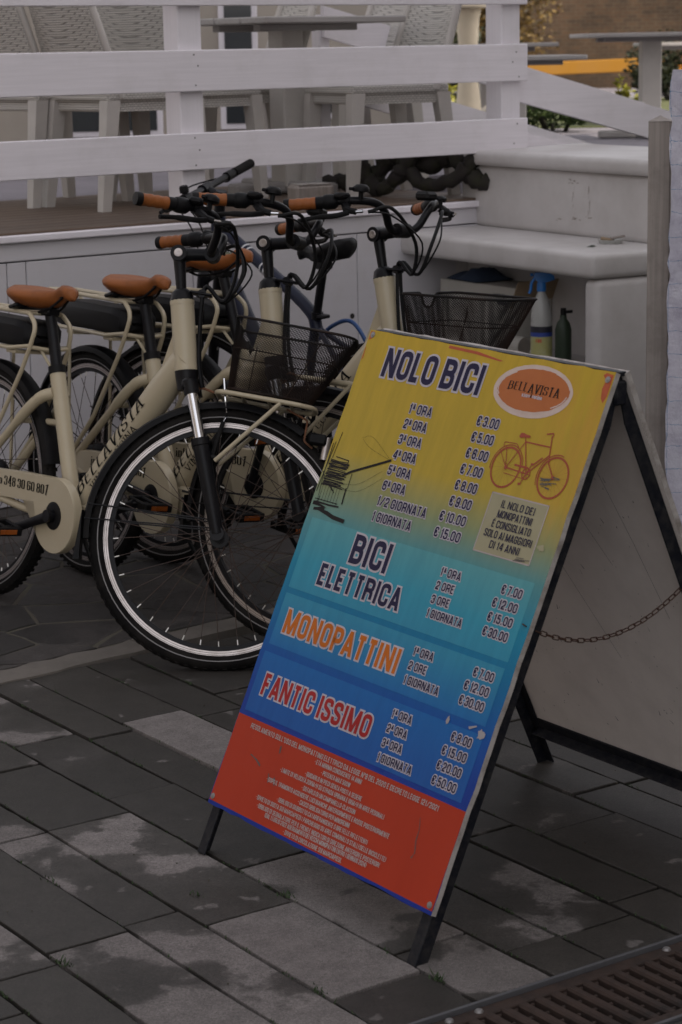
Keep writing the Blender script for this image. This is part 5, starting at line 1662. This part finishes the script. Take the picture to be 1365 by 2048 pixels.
# navy mountain bicycle nosed against the deck
nv = empty('mountain_bicycle', (-.117, 7.29, 0)); nv.rotation_euler = (-.05, 0, R(127.6))
tag(nv, 'dark navy mountain bicycle with black saddle leaning by the white deck front', 'bicycle')
nb, njt, nsd = Vector((0, 0, .31)), Vector((-.13, 0, .745)), Vector((-.185, 0, .915))
nht, nhb = Vector((.395, 0, 1.045)), Vector((.435, 0, .915))
nrh, nfh = Vector((-.43, 0, .34)), Vector((.60, 0, .34))
f = MB()
f.tube([nb, njt], .0165, 14); f.tube([nht, nhb], .024, 16)
f.tube(spline([nht - Vector((0, 0, .035)), nht + Vector((-.10, 0, -.085)), njt + Vector((.06, 0, .03)), njt - Vector((0, 0, .05))], 6), .021, 14)
f.tube([nhb + Vector((-.005, 0, .03)), nb], [.026, .027], 14)
for s_ in (-1, 1):
    f.tube([njt - Vector((0, 0, .04)), nrh + Vector((.13, s_ * .05, .27)), nrh + Vector((0, s_ * .065, 0))], .0095, 10); f.tube([nb, nb.lerp(nrh, .4) + Vector((0, s_ * .05, 0)), nrh + Vector((0, s_ * .065, 0))], .0105, 10)
f.tube([nb + Vector((0, -.035, 0)), nb + Vector((0, .035, 0))], .022, 14)
nf = f.build('frame', 'navy_paint', nv, 40)
m_ = MB()
tt0, tt1 = nht - Vector((0, 0, .035)), njt - Vector((0, 0, .05))
for q in (.36, .39, .50, .53):
    c_ = nht.lerp(njt, q) + Vector((0, 0, -.052 + .02 * q)); d = (njt - nht).normalized()
for (pa, pb) in ((nht + Vector((-.10, 0, -.085)), njt + Vector((.06, 0, .03))),):
    d = (pb - pa).normalized()
    for q in (.12, .17, .40, .45):
        c_ = pa.lerp(pb, q); m_ = MB(); m_.tube([c_, c_ + d * .006], .0228, 16); m_.build('stripe', 'white_decal', nf, 40)
wrap_text('ARGO', nb, nhb, .027, .030, .28, serif=False, stroke=.2, side=1, parent=nf, mat='white_decal')
p_ = MB(); p_.tube([njt - (nsd - njt).normalized() * .05, nsd], .0142, 14); p_.tube([njt + Vector((0, 0, -.01)), njt + (nsd - njt).normalized() * .012], .020, 14); p_.cbox(njt + Vector((-.035, 0, .0)), (.04, .03, .012), .003); p_.cbox(nsd, (.05, .04, .03), .005)
p_.build('seat_post', 'black_paint', nv, 40)
so = saddle_mb(.072, .27).build('saddle', 'black_plastic', nv, 60); so.location = nsd + Vector((0, 0, .045))
wheel(nv, nrh, False, 28, .34, .027, 'black_paint', ('black_paint', 'black_paint', 'dark_gap'))
nst = R(28); nax = (nht - nhb).normalized()
NS_ = Matrix.Translation(nhb) @ Matrix.Rotation(nst, 4, nax) @ Matrix.Translation(-nhb)
w2 = wheel(nv, (0, 0, 0), False, 28, .34, .027, 'black_paint', ('black_paint', 'black_paint', 'dark_gap')); w2.matrix_local = NS_ @ Matrix.Translation(nfh)
f = MB(); f.tube([nhb, nhb - nax * .06], .022, 14)
f.cbox(nhb - nax * .07, (.05, .15, .04), .01)
for s_ in (-1, 1):
    f.tube([nhb - nax * .06 + Vector((.005, s_ * .062, 0)), nfh + Vector((0, s_ * .066, .0))], [.021, .019], 12)
f.build('fork', 'black_paint', nv, 40, NS_)
f = MB(); ncl = nht + nax * .07 + Vector((.055, 0, .03)); f.tube([nht, nht + nax * .09], .019, 14); f.tube([nht + nax * .07, ncl], .016, 12); f.tube([ncl - Vector((0, .025, 0)), ncl + Vector((0, .025, 0))], .02, 14)
f.build('stem', 'black_paint', nv, 40, NS_)
f = MB(); L_ = [ncl + Vector((-.02 * abs(q), q * .31, .012 * abs(q) + .0)) for q in (-1, -.7, -.3, 0, .3, .7, 1)]; f.tube(L_, .0125, 12)
nh = f.build('handlebar', 'black_paint', nv, 40, NS_)
for s_, e in ((-1, 0), (1, 6)):
    d = (L_[e] - L_[3]).normalized()
    q = MB(); q.tube([L_[e] - d * .115, L_[e] - d * .11, L_[e] - d * .01, L_[e] + d * .003], [.0165, .0155, .0165, .016], 12); q.build('grip', 'rubber', nh, 40)
    q = MB(); c1 = L_[e] - d * .15; q.tube([c1 - d * .02, c1 + d * .02], .017, 12); q.tube(spline([c1 + Vector((.02, 0, -.01)), c1 + Vector((.05, 0, -.02)) + d * .02, c1 + Vector((.055, 0, -.025)) + d * .10], 5), .0065, 8, flat=.6); q.cbox(c1 + Vector((.02, 0, -.012)), (.04, .03, .02), .005)
    q.build('brake_lever', 'black_plastic', nh, 40)
q = MB(); bp_ = L_[4] + Vector((0, 0, .03)) + Vector((0, .06, 0)); q.lathe([(0, .016), (.013, .015), (.016, .008), (.016, -.008), (0, -.008)], 16, bp_); q.tube([bp_ - Vector((0, 0, .03)), bp_], .006, 8); q.build('bell', 'black_plastic', nh, 40)
q = MB(); q.tube(spline([(-.02, -.05, .62), (-.12, -.07, .70), (-.25, -.06, .72), (-.33, -.07, .60), (-.36, -.07, .45)], 8), .007, 8); q.build('lock_cable', 'blue_hose', nv, 50)
q = MB()
for s_ in (-1, 1):
    q.tube(spline([L_[3 + s_ * 2] + Vector((.05, 0, -.015)), ncl + Vector((.12, s_ * .05, -.02)), ncl + Vector((.06, s_ * .03, -.14)), nhb + Vector((.04, s_ * .04, -.10))], 6), .0028, 6)
q.build('cable', 'black_plastic', nv, 40, NS_)
q = MB(); q.tube([nb + Vector((0, .07, 0)), nb + Vector((.10, .08, -.13))], .011, 8); q.tube([nb + Vector((0, -.07, 0)), nb + Vector((-.10, -.08, .13))], .011, 8); q.lathe([(0, .05), (.085, .05), (.09, .047), (.085, .044), (0, .044)], 30, nb, RX90); q.cbox(nb + Vector((.10, .13, -.13)), (.08, .09, .022), .004); q.cbox(nb + Vector((-.10, -.13, .13)), (.08, .09, .022), .004)
q.build('crankset', 'black_paint', nv, 40)

# ------------------------------------------------------------------ white moulded plastic bench in two tiers
BY = R(-60.5)
BM = Matrix(((math.cos(BY), -math.sin(BY), 0, .235), (math.sin(BY), math.cos(BY), 0, 8.93), (0, 0, 1, 0), (0, 0, 0, 1)))
# local x runs towards the street along the counter, local y goes right and away
bench = empty('moulded_bench'); bench.matrix_world = BM
tag(bench, 'large white moulded plastic counter in two rounded tiers beside the deck', 'counter')
def rbox(c, d, r, seg=4):
    """rounded box through bmesh bevel"""
    bm = bmesh.new(); bmesh.ops.create_cube(bm, size=1.0)
    for v_ in bm.verts: v_.co = Vector((v_.co.x * d[0], v_.co.y * d[1], v_.co.z * d[2])) + Vector(c)
    bmesh.ops.bevel(bm, geom=list(bm.edges), offset=r, segments=seg, affect='EDGES', profile=.5)
    bm.verts.index_update(); m_ = MB(); m_.add([tuple(v_.co) for v_ in bm.verts], [tuple(v_.index for v_ in f_.verts) for f_ in bm.faces]); bm.free()
    return m_
ZL = .872
rbox((.66, .50, ZL - .045), (1.42, 1.02, .09), .022).build('counter_top', 'resin', bench, 50)
rbox((1.325, .50, .40), (.085, .98, .76), .03).build('end_pillar', 'resin', bench, 50)
rbox((1.372, .62, .62), (.02, .55, .03), .008).build('pillar_ledge', 'resin', bench, 50)
rbox((-.02, .50, .40), (.10, .98, .76), .03).build('end_pillar', 'resin', bench, 50)
rbox((.655, .36, .40), (1.25, .06, .74), .01).build('niche_back', 'resin', bench, 50)
rbox((.655, .17, .215), (1.25, .34, .43), .02).build('niche_floor', 'resin', bench, 50)
rbox((.55, .70, ZL + .125), (1.32, .62, .262), .03).build('upper_tier', 'resin', bench, 50)
rbox((.55, .69, ZL + .278), (1.36, .67, .06), .022).build('upper_lip', 'resin', bench, 50)
m_ = MB()
for q in range(46):
    cx_, cz_ = rnd.choice(((.70, 1.075), (.705, .935), (.70, 1.0), (.70, 1.0), (.66, 1.08), (.79, .945), (.60, .93), (.80, 1.0)))
    a_ = (cx_ + rnd.uniform(-.035, .035) * (.25 if cz_ == 1.0 else 1), cz_ + rnd.uniform(-.008, .008) + (rnd.uniform(-.05, .05) if cz_ == 1.0 else 0))
    L_ = rnd.uniform(.004, .016); w_ = rnd.uniform(.0008, .003); y_ = .3888 - q * 1e-5
    dx_, dz_ = (L_, rnd.uniform(-.002, .002)) if cz_ != 1.0 else (rnd.uniform(-.001, .001), L_ * 1.6)
    m_.add([(a_[0], y_, a_[1]), (a_[0] + dx_, y_, a_[1] + dz_), (a_[0] + dx_ + w_, y_, a_[1] + dz_ + w_), (a_[0] + w_ * .3, y_, a_[1] + w_)], [(0, 1, 2, 3)])
m_.build('glue_residue', 'residue', bench)['kind'] = 'stuff'
def bpt(x, y, z): return BM @ Vector((x, y, z))
NZ = .432
# things on and in the bench
sb = empty('spray_bottle', bpt(.90, .10, NZ)); tag(sb, 'translucent spray bottle with blue trigger head and yellow label', 'bottle')
MB().lathe([(0, 0), (.036, .0), (.040, .006), (.040, .16), (.036, .20), (.026, .235), (.016, .255), (.0135, .262), (.0135, .27), (0, .27)], 24).build('bottle_body', 'bottle_clear', sb, 40)
MB().lathe([(.0407, .018), (.0409, .02), (.0409, .096), (.0407, .098)], 24).build('label_sticker', 'yellow_label', sb)
MB().lathe([(.0412, .098), (.0412, .135)], 24).build('label_band', 'label_black', sb)
MB().lathe([(.0414, .096), (.0414, .112)], 24).build('label_band', 'label_blue', sb)
m_ = MB(); lettering(m_, 'F60', 0, 0, 0, .013, 0, 0, .2, .08, align='left')
m_.v = [(.0418 * math.sin(a / .0418 - .75), -.0418 * math.cos(a / .0418 - .75), b + .075) for a, b, c in m_.v]
lo = m_.build('lettering', 'label_red', sb); lo.rotation_euler = (0, 0, R(8))
h_ = MB(); h_.lathe([(0, .30), (.015, .298), (.0175, .29), (.0175, .264), (0, .264)], 18)
h_.hull([(-.03, -.012, .318), (-.03, .012, .318), (.046, -.010, .322), (.046, .010, .322), (.050, -.007, .306), (.050, .007, .306), (-.012, -.013, .296), (-.012, .013, .296), (.02, .012, .336), (.02, -.012, .336), (-.025, .010, .334), (-.025, -.01, .334), (.018, .012, .298), (.018, -.012, .298)])
h_.tube(spline([(-.022, 0, .316), (-.036, 0, .296), (-.040, 0, .270), (-.046, 0, .256)], 5), .0058, 8, flat=1.3)
h_.tube([(-.03, 0, .326), (-.042, 0, .326)], .006, 8)
h_.build('trigger_head', 'blue_plastic', sb, 40)
db = empty('dark_bottle', bpt(.985, .14, NZ)); tag(db, 'small dark green bottle with angled cap inside the white counter niche', 'bottle')
MB().lathe([(0, 0), (.028, 0), (.031, .005), (.031, .125), (.024, .15), (.013, .165), (.012, .18), (0, .18)], 20).build('bottle_body', 'dark_green', db, 40)
h_ = MB(); h_.lathe([(0, .205), (.010, .205), (.011, .2), (.011, .176), (0, .176)], 14); h_.tube([(0, 0, .190), (.034, 0, .192)], .006, 8); h_.build('bottle_cap', 'black_plastic', db, 40)
cn = empty('tin_can', bpt(.70, .13, NZ + .036)); tag(cn, 'white tin can lying on its side beside the spray bottle', 'can')
cn.rotation_euler = (0, 0, BY)
ry = Matrix.Rotation(R(90), 3, 'Y')
MB().lathe([(.034, -.05), (.0355, -.052), (.0355, .052), (.034, .05)], 24, (0, 0, 0), ry).build('can_body', 'carton', cn, 40)
MB().lathe([(0, .047), (.030, .047), (.033, .05), (.0362, .052), (.0362, .047)], 24, (0, 0, 0), ry).build('can_end', 'tin', cn, 40)
MB().lathe([(0, -.047), (.033, -.05), (.0362, -.052), (.0362, -.047)], 24, (0, 0, 0), ry).build('can_end', 'tin', cn, 40)
cx = empty('carton_box', bpt(.40, .225, NZ)); cx.rotation_euler = (0, 0, BY + R(3)); tag(cx, 'worn white cardboard carton behind the wire basket', 'box')
m_ = MB(); m_.cbox((0, 0, .125), (.50, .18, .25), .003); m_.build('carton_body', 'carton', cx)
m_ = MB(); rz = Matrix.Rotation(R(28), 3, 'Y'); m_.box((.262, 0, .225), (.004, .21, .12), 0, rz); m_.box((.248, .02, .22), (.004, .2, .09), 0, Matrix.Rotation(R(5), 3, 'Y')); m_.build('carton_flap', 'cardboard', cx)
m_ = MB(); lettering(m_, 'CONTENE', .11, .19, 0, .016, 0, 0, .15, .08, serif=True); m_.v = [(a, -.0912 - c, b + .205) for a, b, c in m_.v]; m_.build('lettering', 'ink', cx)
MB().box((.17, -.091, .185), (.07, .001, .014)).build('printed_bar', 'label_black', cx)
cl_ = MB(); vs = []; fs = []
for i_ in range(13):
    for j_ in range(9):
        x_ = -.11 + .22 * i_ / 12; y_ = -.09 + .18 * j_ / 8
        ed = min(1, min(i_, 12 - i_) / 2.5, min(j_, 8 - j_) / 2)
        vs.append((x_ * (1 + rnd.uniform(-.04, .04)), y_, .004 + ed * (.018 + .022 * abs(math.sin(x_ * 26 + 1)) * math.exp(-(x_ - .02) ** 2 * 60) + rnd.uniform(0, .008))))
fs = [(i_ * 9 + j_, (i_ + 1) * 9 + j_, (i_ + 1) * 9 + j_ + 1, i_ * 9 + j_ + 1) for i_ in range(12) for j_ in range(8)]
cl_.add(vs, fs); cl_.add([(a, b, .001) for a, b, c in vs], [tuple(reversed(q)) for q in fs])
co = cl_.build('folded_cloth', 'denim', None, 60); co.location = bpt(.30, .22, NZ + .2515); co.rotation_euler = (0, 0, BY); tag(co, 'crumpled dark blue cloth lying on the white carton', 'cloth')
ds = empty('glass_dish', bpt(1.06, .30, ZL)); tag(ds, 'small glass dish with scraps on the white counter top', 'dish')
MB().lathe([(0, .003), (.036, .003), (.046, .016), (.049, .016), (.040, .0), (0, 0)], 22).build('dish_bowl', 'glass_dish', ds, 40)
m_ = MB(); m_.cbox((-.012, 0, .014), (.05, .03, .014), .004, 0, Matrix.Rotation(R(12), 3, 'Y')); m_.tube([(.0, -.02, .02), (.052, .012, .026)], .005, 7, mi=1); m_.build('scraps', ['cardboard', 'old_post'], ds)
lf = MB().hull([(-.022, 0, .001), (0, -.012, .001), (.024, 0, .001), (0, .012, .001), (0, 0, .006), (.01, .004, .006)]).build('fallen_leaf', 'dark_green'); lf.location = bpt(1.13, .16, ZL + .001); lf.rotation_euler = (0, 0, .5); tag(lf, 'dark green leaf on the white counter in front of the dish', 'leaf')

# weathered post and wrapped board at the right edge
ps = empty('timber_post', (.973, 6.63, 0)); ps.rotation_euler = (0, 0, R(-12)); tag(ps, 'weathered grey timber post with pyramid top at right edge', 'post')
m_ = MB(); m_.cbox((0, 0, .685), (.066, .066, 1.37), .003); m_.build('shaft', 'old_post', ps)
h2 = .0345
MB().hull([(-h2, -h2, 1.369), (h2, -h2, 1.369), (h2, h2, 1.369), (-h2, h2, 1.369), (0, 0, 1.386)]).build('post_cap', 'old_post', ps)
MB().cbox((.039, -.016, .68), (.010, .034, 1.34), .002).build('batten', 'panel_edge', ps)
wb = empty('wrapped_board', (1.30, 6.50, 0)); wb.rotation_euler = (0, 0, R(-4)); tag(wb, 'board wrapped in crumpled white plastic with blue grid lines at right edge', 'board')
m_ = MB(); vs = []; NX, NZZ = 14, 40
for j_ in range(NZZ + 1):
    for i_ in range(NX + 1):
        x_ = -.315 + .63 * i_ / NX; z_ = .02 + 1.50 * j_ / NZZ
        vs.append((x_ + (rnd.uniform(-.006, .006) if i_ in (0, NX) else 0), -.014 + rnd.uniform(-.004, .004), z_))
m_.add(vs, [(j_ * (NX + 1) + i_, j_ * (NX + 1) + i_ + 1, (j_ + 1) * (NX + 1) + i_ + 1, (j_ + 1) * (NX + 1) + i_) for j_ in range(NZZ) for i_ in range(NX)])
m_.build('plastic_wrap', 'tarp', wb, 60)
MB().cbox((0, .004, .77), (.61, .02, 1.48), .003).build('board_core', 'fascia_paint', wb)
q = MB(); q.tube([(-.27, .03, 0), (-.27, .03, .9)], .012, 8); q.tube([(.27, .03, 0), (.27, .03, .9)], .012, 8); q.build('prop', 'old_post', wb)

# ------------------------------------------------------------------ wicker chairs and tables on the deck
def make_chair():
    t = empty('wicker_chair')
    def leg(p, q, w0=.030, w1=.020):
        m_ = MB(); p = Vector(p); q = Vector(q)
        vs = []
        for c_, w_ in ((p, w1), (q, w0)):
            vs += [c_ + Vector((-w_, -w_, 0)), c_ + Vector((w_, -w_, 0)), c_ + Vector((w_, w_, 0)), c_ + Vector((-w_, w_, 0))]
        m_.add(vs, [(3, 2, 1, 0), (4, 5, 6, 7), (0, 1, 5, 4), (1, 2, 6, 5), (2, 3, 7, 6), (3, 0, 4, 7)])
        m_.build('leg', 'white_resin_leg', t)
    for s_ in (-1, 1):
        leg((.225, s_ * .215, 0), (.195, s_ * .200, .43)); leg((-.255, s_ * .215, 0), (-.20, s_ * .200, .43))
    m_ = MB(); m_.cbox((0, 0, .445), (.46, .46, .05), .014)
    for s_ in (-1, 1):
        m_.hull([(-.20, s_ * .19, .42), (.20, s_ * .19, .42), (-.17, s_ * .19, .385), (.17, s_ * .19, .385), (-.20, s_ * .215, .42), (.20, s_ * .215, .42), (-.17, s_ * .215, .385), (.17, s_ * .215, .385)])
    m_.cbox((.20, 0, .405), (.025, .38, .04), .006); m_.cbox((-.20, 0, .405), (.025, .38, .04), .006)
    m_.build('seat', 'white_weave', t, 30)
    # curved back panel
    m_ = MB(); vs = []; NX, NZ_ = 12, 8
    for lay in (0, 1):
        for j_ in range(NZ_ + 1):
            v_ = j_ / NZ_
            for i_ in range(NX + 1):
                u_ = -1 + 2 * i_ / NX
                hw = .225 + .012 * math.sin(v_ * 3.1) - .02 * v_
                x_ = -.195 - .115 * v_ - .05 * (1 - u_ * u_) * (.4 + .6 * v_) + .03 * (1 - v_)
                vs.append((x_ - .022 * lay, u_ * hw, .44 + .46 * v_ - .012 * u_ * u_ * v_))
    n1 = (NX + 1) * (NZ_ + 1)
    fs = []
    for j_ in range(NZ_):
        for i_ in range(NX):
            a = j_ * (NX + 1) + i_
            fs.append((a, a + 1, a + NX + 2, a + NX + 1)); fs.append((n1 + a, n1 + a + NX + 1, n1 + a + NX + 2, n1 + a + 1))
    for i_ in range(NX):
        a = NZ_ * (NX + 1) + i_; fs.append((a, a + 1, n1 + a + 1, n1 + a)); fs.append((i_, n1 + i_, n1 + i_ + 1, i_ + 1))
    for j_ in range(NZ_):
        for a, fl in ((j_ * (NX + 1), 0), (j_ * (NX + 1) + NX, 1)):
            b = a + NX + 1
            fs.append((a, b, n1 + b, n1 + a) if not fl else (a, n1 + a, n1 + b, b))
    m_.add(vs, fs); m_.build('backrest', 'white_weave', t, 50)
    m_ = MB(); pth = []
    for s_ in (-1, 1):
        m_.tube([vs[(NX + 1) * j_ + (0 if s_ < 0 else NX)] for j_ in range(NZ_ + 1)], .016, 8)
    m_.tube([vs[NZ_ * (NX + 1) + i_] for i_ in range(NX + 1)], .016, 8)
    m_.build('back_frame', 'white_resin_leg', t, 50)
    return t
ch0 = make_chair()
chairs = [((-1.18, 9.33), 42, 'leftmost white wicker chair behind the rail fence, near the timber post'),
          ((-.84, 9.03), 38, 'second white wicker chair from the left behind the fence'),
          ((-.62, 9.36), 46, 'white wicker chair partly hidden behind the left fence post'),
          ((.18, 9.42), 206, 'white wicker chair seen side-on left of the fence corner'),
          ((-.42, 9.95), 200, 'white wicker chair behind the table pedestal on the deck'),
          ((.08, 10.32), 215, 'far white wicker chair behind the side-on chair on the deck')]
for i_, ((x_, y_), yaw_, lab) in enumerate(chairs):
    c_ = ch0 if i_ == 0 else copy_tree(ch0)
    c_.location = (x_, y_, DECK_Z); c_.rotation_euler = (0, 0, R(yaw_)); tag(c_, lab.replace(', near the timber post', ''), 'chair', 'white wicker chairs on the deck')
def make_table(name, loc, w, d, h, yaw, label, cat='table', leg=.055, base=.30):
    t = empty(name, loc); t.rotation_euler = (0, 0, R(yaw)); tag(t, label, cat)
    n_ = 4
    for i_ in range(n_):
        MB().cbox((0, -d / 2 + d * (i_ + .5) / n_, h - .014), (w, d / n_ - .005, .028), .005).build('top_board', 'table_wood', t)
    m_ = MB(); m_.cbox((0, -d * .2, h - .042), (w * .7, .05, .028), .003); m_.cbox((0, d * .2, h - .042), (w * .7, .05, .028), .003); m_.build('batten', 'table_wood', t)
    MB().cbox((0, 0, h / 2 - .01), (leg * 2, leg * 2, h - .075), .006).build('pedestal', 'white_resin_leg', t)
    m_ = MB(); m_.cbox((0, 0, .030), (base * 2, .09, .05), .01); m_.cbox((0, 0, .0305), (.09, base * 2, .052), .01); m_.build('foot_cross', 'table_wood', t)
    return t
make_table('cafe_table', (-.20, 9.62, DECK_Z), .74, .74, .745, 38, 'weathered white square table on the deck behind the rail fence')
make_table('cafe_table', (2.10, 14.8, DECK_Z - .01), .95, .8, .685, 3, 'far weathered white table at top right with thick square pedestal', leg=.065, base=.34)
make_table('cafe_table', (2.75, 17.0, DECK_Z - .01), .8, .8, .62, 3, 'far white table partly hidden behind the thick square pedestal')
make_table('cafe_table', (1.05, 15.2, DECK_Z - .01), .86, .8, .635, 3, 'far white table beyond the fence corner, its top just higher than its neighbour')
make_table('cafe_table', (1.08, 13.2, DECK_Z - .01), .72, .7, .56, 5, 'low white table right beyond the fence corner post')
pd = empty('pedestal_stand', (.885, 14.6, DECK_Z - .01)); tag(pd, 'tall cream conical pedestal in sunlight behind the fence', 'pedestal')
MB().lathe([(0, 0), (.13, 0), (.13, .02), (.10, .06), (.065, .40), (.062, .60), (.075, .80), (.085, .84), (.085, .86), (0, .86)], 24).build('pedestal_body', 'cream_stone', pd, 40)
MB().lathe([(0, .862), (.15, .862), (.155, .875), (.15, .888), (0, .888)], 28).build('pedestal_top', 'cream_stone', pd, 40)

# gnarled driftwood trunk on the deck
dw = empty('driftwood', (.215, 9.31, DECK_Z), (0, 0, R(-32))); tag(dw, 'gnarled dark driftwood branch lying on the deck below the fence', 'driftwood')
def gnarl(pts_, r0, r1):
    p = spline(pts_, 7); n_ = len(p)
    MB().tube([q + Vector((rnd.uniform(-.006, .006), rnd.uniform(-.006, .006), rnd.uniform(-.006, .006))) for q in p], [(r0 + (r1 - r0) * i_ / n_) * rnd.uniform(.82, 1.2) for i_ in range(n_)], 9).build('branch', 'bark', dw, 60)
gnarl([(-.30, .0, .06), (-.18, .0, .055), (-.08, .02, .05), (-.02, .03, .14), (.06, .05, .17), (.16, .06, .13), (.30, .05, .17), (.46, .06, .12)], .030, .045)
gnarl([(-.12, .0, .16), (-.07, -.02, .06), (.0, -.03, .03), (.08, .0, .10), (.15, .02, .19), (.28, .03, .20), (.40, .02, .09), (.5, .0, .06)], .030, .04)
gnarl([(-.12, -.02, .17), (-.02, .0, .20), (.07, .02, .15), (.18, -.02, .06), (.32, -.02, .07), (.42, 0, .16)], .026, .032)
fp = empty('weathered_block', (-.10, 9.08, DECK_Z)); fp.rotation_euler = (0, 0, R(30)); tag(fp, 'low weathered white block with peeling paint on the deck edge', 'block')
MB().cbox((0, 0, .035), (.18, .09, .07), .012).build('block_body', 'old_post', fp); MB().cbox((.0, -.002, .0715), (.15, .08, .004), .002).build('paint_layer', 'panel_edge', fp)

# ------------------------------------------------------------------ background: wall, yellow beam, shrubs
bw = empty('brick_wall', (4.0, 33.0, .9)); bw.rotation_euler = (0, 0, R(-6)); tag(bw, 'old brown brick wall closing the terrace far behind', 'wall')
MB().box((0, .25, 3.0), (40, .5, 6.0)).build('wall_body', 'brick_wall_face', bw)
MB().box((0, -.06, -.15), (40, .1, .4)).build('plinth', 'brick_wall_face', bw)
yb = MB().cbox((0, 0, 0), (3.6, .12, .17), .01).build('yellow_beam', 'yellow_paint'); yb.location = (2.55, 29.5, 1.275); yb.rotation_euler = (0, R(-1.3), R(-4)); tag(yb, 'long yellow painted beam in front of the brick wall', 'beam')
for bx3 in (-1.6, 1.6):
    MB().cbox((bx3, 0, -.28), (.09, .09, .38), .005).build('beam_support', 'old_post', yb)
def shrub(name, loc, rx, ry_, rz_, nleaf, size, mat, label, cat='shrub', clumps=12):
    t = empty(name, loc); tag(t, label, cat, 'garden shrubs')
    m_ = MB()
    cs = [(rnd.uniform(-.75, .75) * rx, rnd.uniform(-.7, .7) * ry_, rnd.uniform(.25, .95) * rz_, rnd.uniform(.25, .5)) for _ in range(clumps)]
    for _ in range(nleaf):
        c_ = rnd.choice(cs)
        d = Vector((rnd.gauss(0, 1), rnd.gauss(0, 1), rnd.gauss(0, .8))).normalized() * (rnd.random() ** .4)
        p = Vector((c_[0] + d.x * c_[3] * rx, c_[1] + d.y * c_[3] * ry_, max(.02, c_[2] + d.z * c_[3] * rz_)))
        a = Vector((rnd.gauss(0, 1), rnd.gauss(0, 1), rnd.gauss(0, .6))).normalized(); b = a.orthogonal().normalized()
        b.rotate(Matrix.Rotation(rnd.uniform(0, 6.28), 3, a)); s_ = size * rnd.uniform(.6, 1.3)
        m_.add([p - a * s_, p + b * s_ * .45, p + a * s_, p - b * s_ * .45], [(0, 1, 2, 3)])
    m_.build('foliage', mat, t)
    st_ = MB()
    for c_ in cs[:6]:
        st_.tube([(c_[0] * .2, c_[1] * .2, -.05), (c_[0] * .6, c_[1] * .6, c_[2] * .6), (c_[0], c_[1], c_[2])], [.022, .014, .006], 6)
    st_.build('stem', 'bark', t)
    return t
shrub('shrub', (1.62, 16.2, .95), .60, .4, .27, 5200, .022, 'leaf_green', 'dark green shrub below the sloping handrail, right of the fence corner')
shrub('shrub', (.55, 15.9, .95), .35, .3, .50, 1800, .028, 'leaf_yellow', 'sunlit yellow green shrub seen under the wicker chair seat')
shrub('shrub', (1.95, 31.0, 1.05), 1.35, .5, 1.45, 9500, .040, 'leaf_ochre', 'dry ochre creeper hanging over the brick wall behind the fence corner', clumps=26)
shrub('shrub', (3.75, 24.0, .95), .55, .5, .62, 4200, .032, 'leaf_dark', 'dark hedge bush under the far tables at right edge')
shrub('shrub', (1.0, 24.0, .95), 1.0, .6, .75, 4000, .035, 'leaf_dark', 'dark leafy bush low behind the cream pedestal')
fl = shrub('flowering_plant', (2.05, 15.6, .95), .10, .10, .34, 260, .030, 'leaf_yellow', 'small plant with bright yellow flowers beside the far table foot', 'flowers', 5)
of = shrub('flowering_plant', (2.36, 15.0, .95), .05, .05, .44, 120, .022, 'orange_flower', 'orange flowers at right edge above the weathered post', 'flowers', 4)
lw = MB().box((5.5, 21.0, .955), (14, 8.5, .06)).build('lawn', 'lawn'); tag(lw, kind='structure')

# unseen house added on the right to shade the street and the deck
hs_ = empty('added_shade_house', (9.0, -1.8, 0)); tag(hs_, 'unseen plastered house added right of the sign to shade the foreground', 'building')
MB().box((0, 0, 4.6), (5.0, 25.5, 9.2)).build('wall', 'wall_plaster', hs_)
MB().hull([(-2.8, -13.0, 9.2), (2.8, -13.0, 9.2), (2.8, 13.0, 9.2), (-2.8, 13.0, 9.2), (0, -13.0, 10.2), (0, 13.0, 10.2)]).build('roof', 'roof_tile', hs_)
for yy_ in (-9, -5.5, -2, 1.5, 5, 8.5):
    for zz_ in (1.6, 4.6, 7.4):
        MB().box((-2.503, yy_, zz_), (.02, 1.0, 1.4)).build('window', 'window_glass', hs_)

# pale restaurant front behind the deck
rf = empty('restaurant_front', (-2.9, 13.1, DECK_Z - .01)); rf.rotation_euler = (0, 0, R(2)); tag(rf, 'pale restaurant wall with dark windows behind the deck tables', 'building')
MB().box((0, .15, 1.6), (6.5, .3, 3.2)).build('wall', 'wall_plaster', rf)
for xx, w_, z_, h_ in ((1.55, .62, .62, .9), (2.35, .16, .85, 1.3), (2.75, .30, .42, .34), (.2, .9, .9, 1.2)):
    o = MB().cbox((xx, -.012, z_), (w_ + .07, .03, h_ + .07), .004).build('window', 'white_post', rf)
    MB().box((xx, -.030, z_), (w_, .008, h_)).build('pane', 'window_glass', o)
tp = empty('red_timber', (-1.86, 11.6, DECK_Z - .01)); tag(tp, 'reddish brown timber upright at the left edge behind the chairs', 'post')
MB().cbox((0, 0, 1.1), (.12, .12, 2.2), .006).build('upright', 'red_wood', tp); MB().cbox((-.1, -.02, .78), (.34, .04, .03), .004).build('shelf_board', 'table_wood', tp)

# unseen house added on the left to keep low sky light off the sign
h2_ = empty('sky_blocking_house', (-11.5, -2.0, 0)); tag(h2_, 'unseen grey rendered house added left of the bicycles to block low sky', 'building')
MB().box((0, 0, 3.4), (5.0, 26.0, 6.8)).build('wall', 'house_render', h2_)
MB().hull([(-2.8, -13.3, 6.8), (2.8, -13.3, 6.8), (2.8, 13.3, 6.8), (-2.8, 13.3, 6.8), (0, -13.3, 7.9), (0, 13.3, 7.9)]).build('roof', 'roof_tile', h2_)
for yy_ in (-10, -6.5, -3, .5, 4, 7.5, 11):
    for zz_ in (1.6, 4.8):
        MB().box((2.503, yy_, zz_), (.02, 1.0, 1.5)).build('window', 'window_glass', h2_)
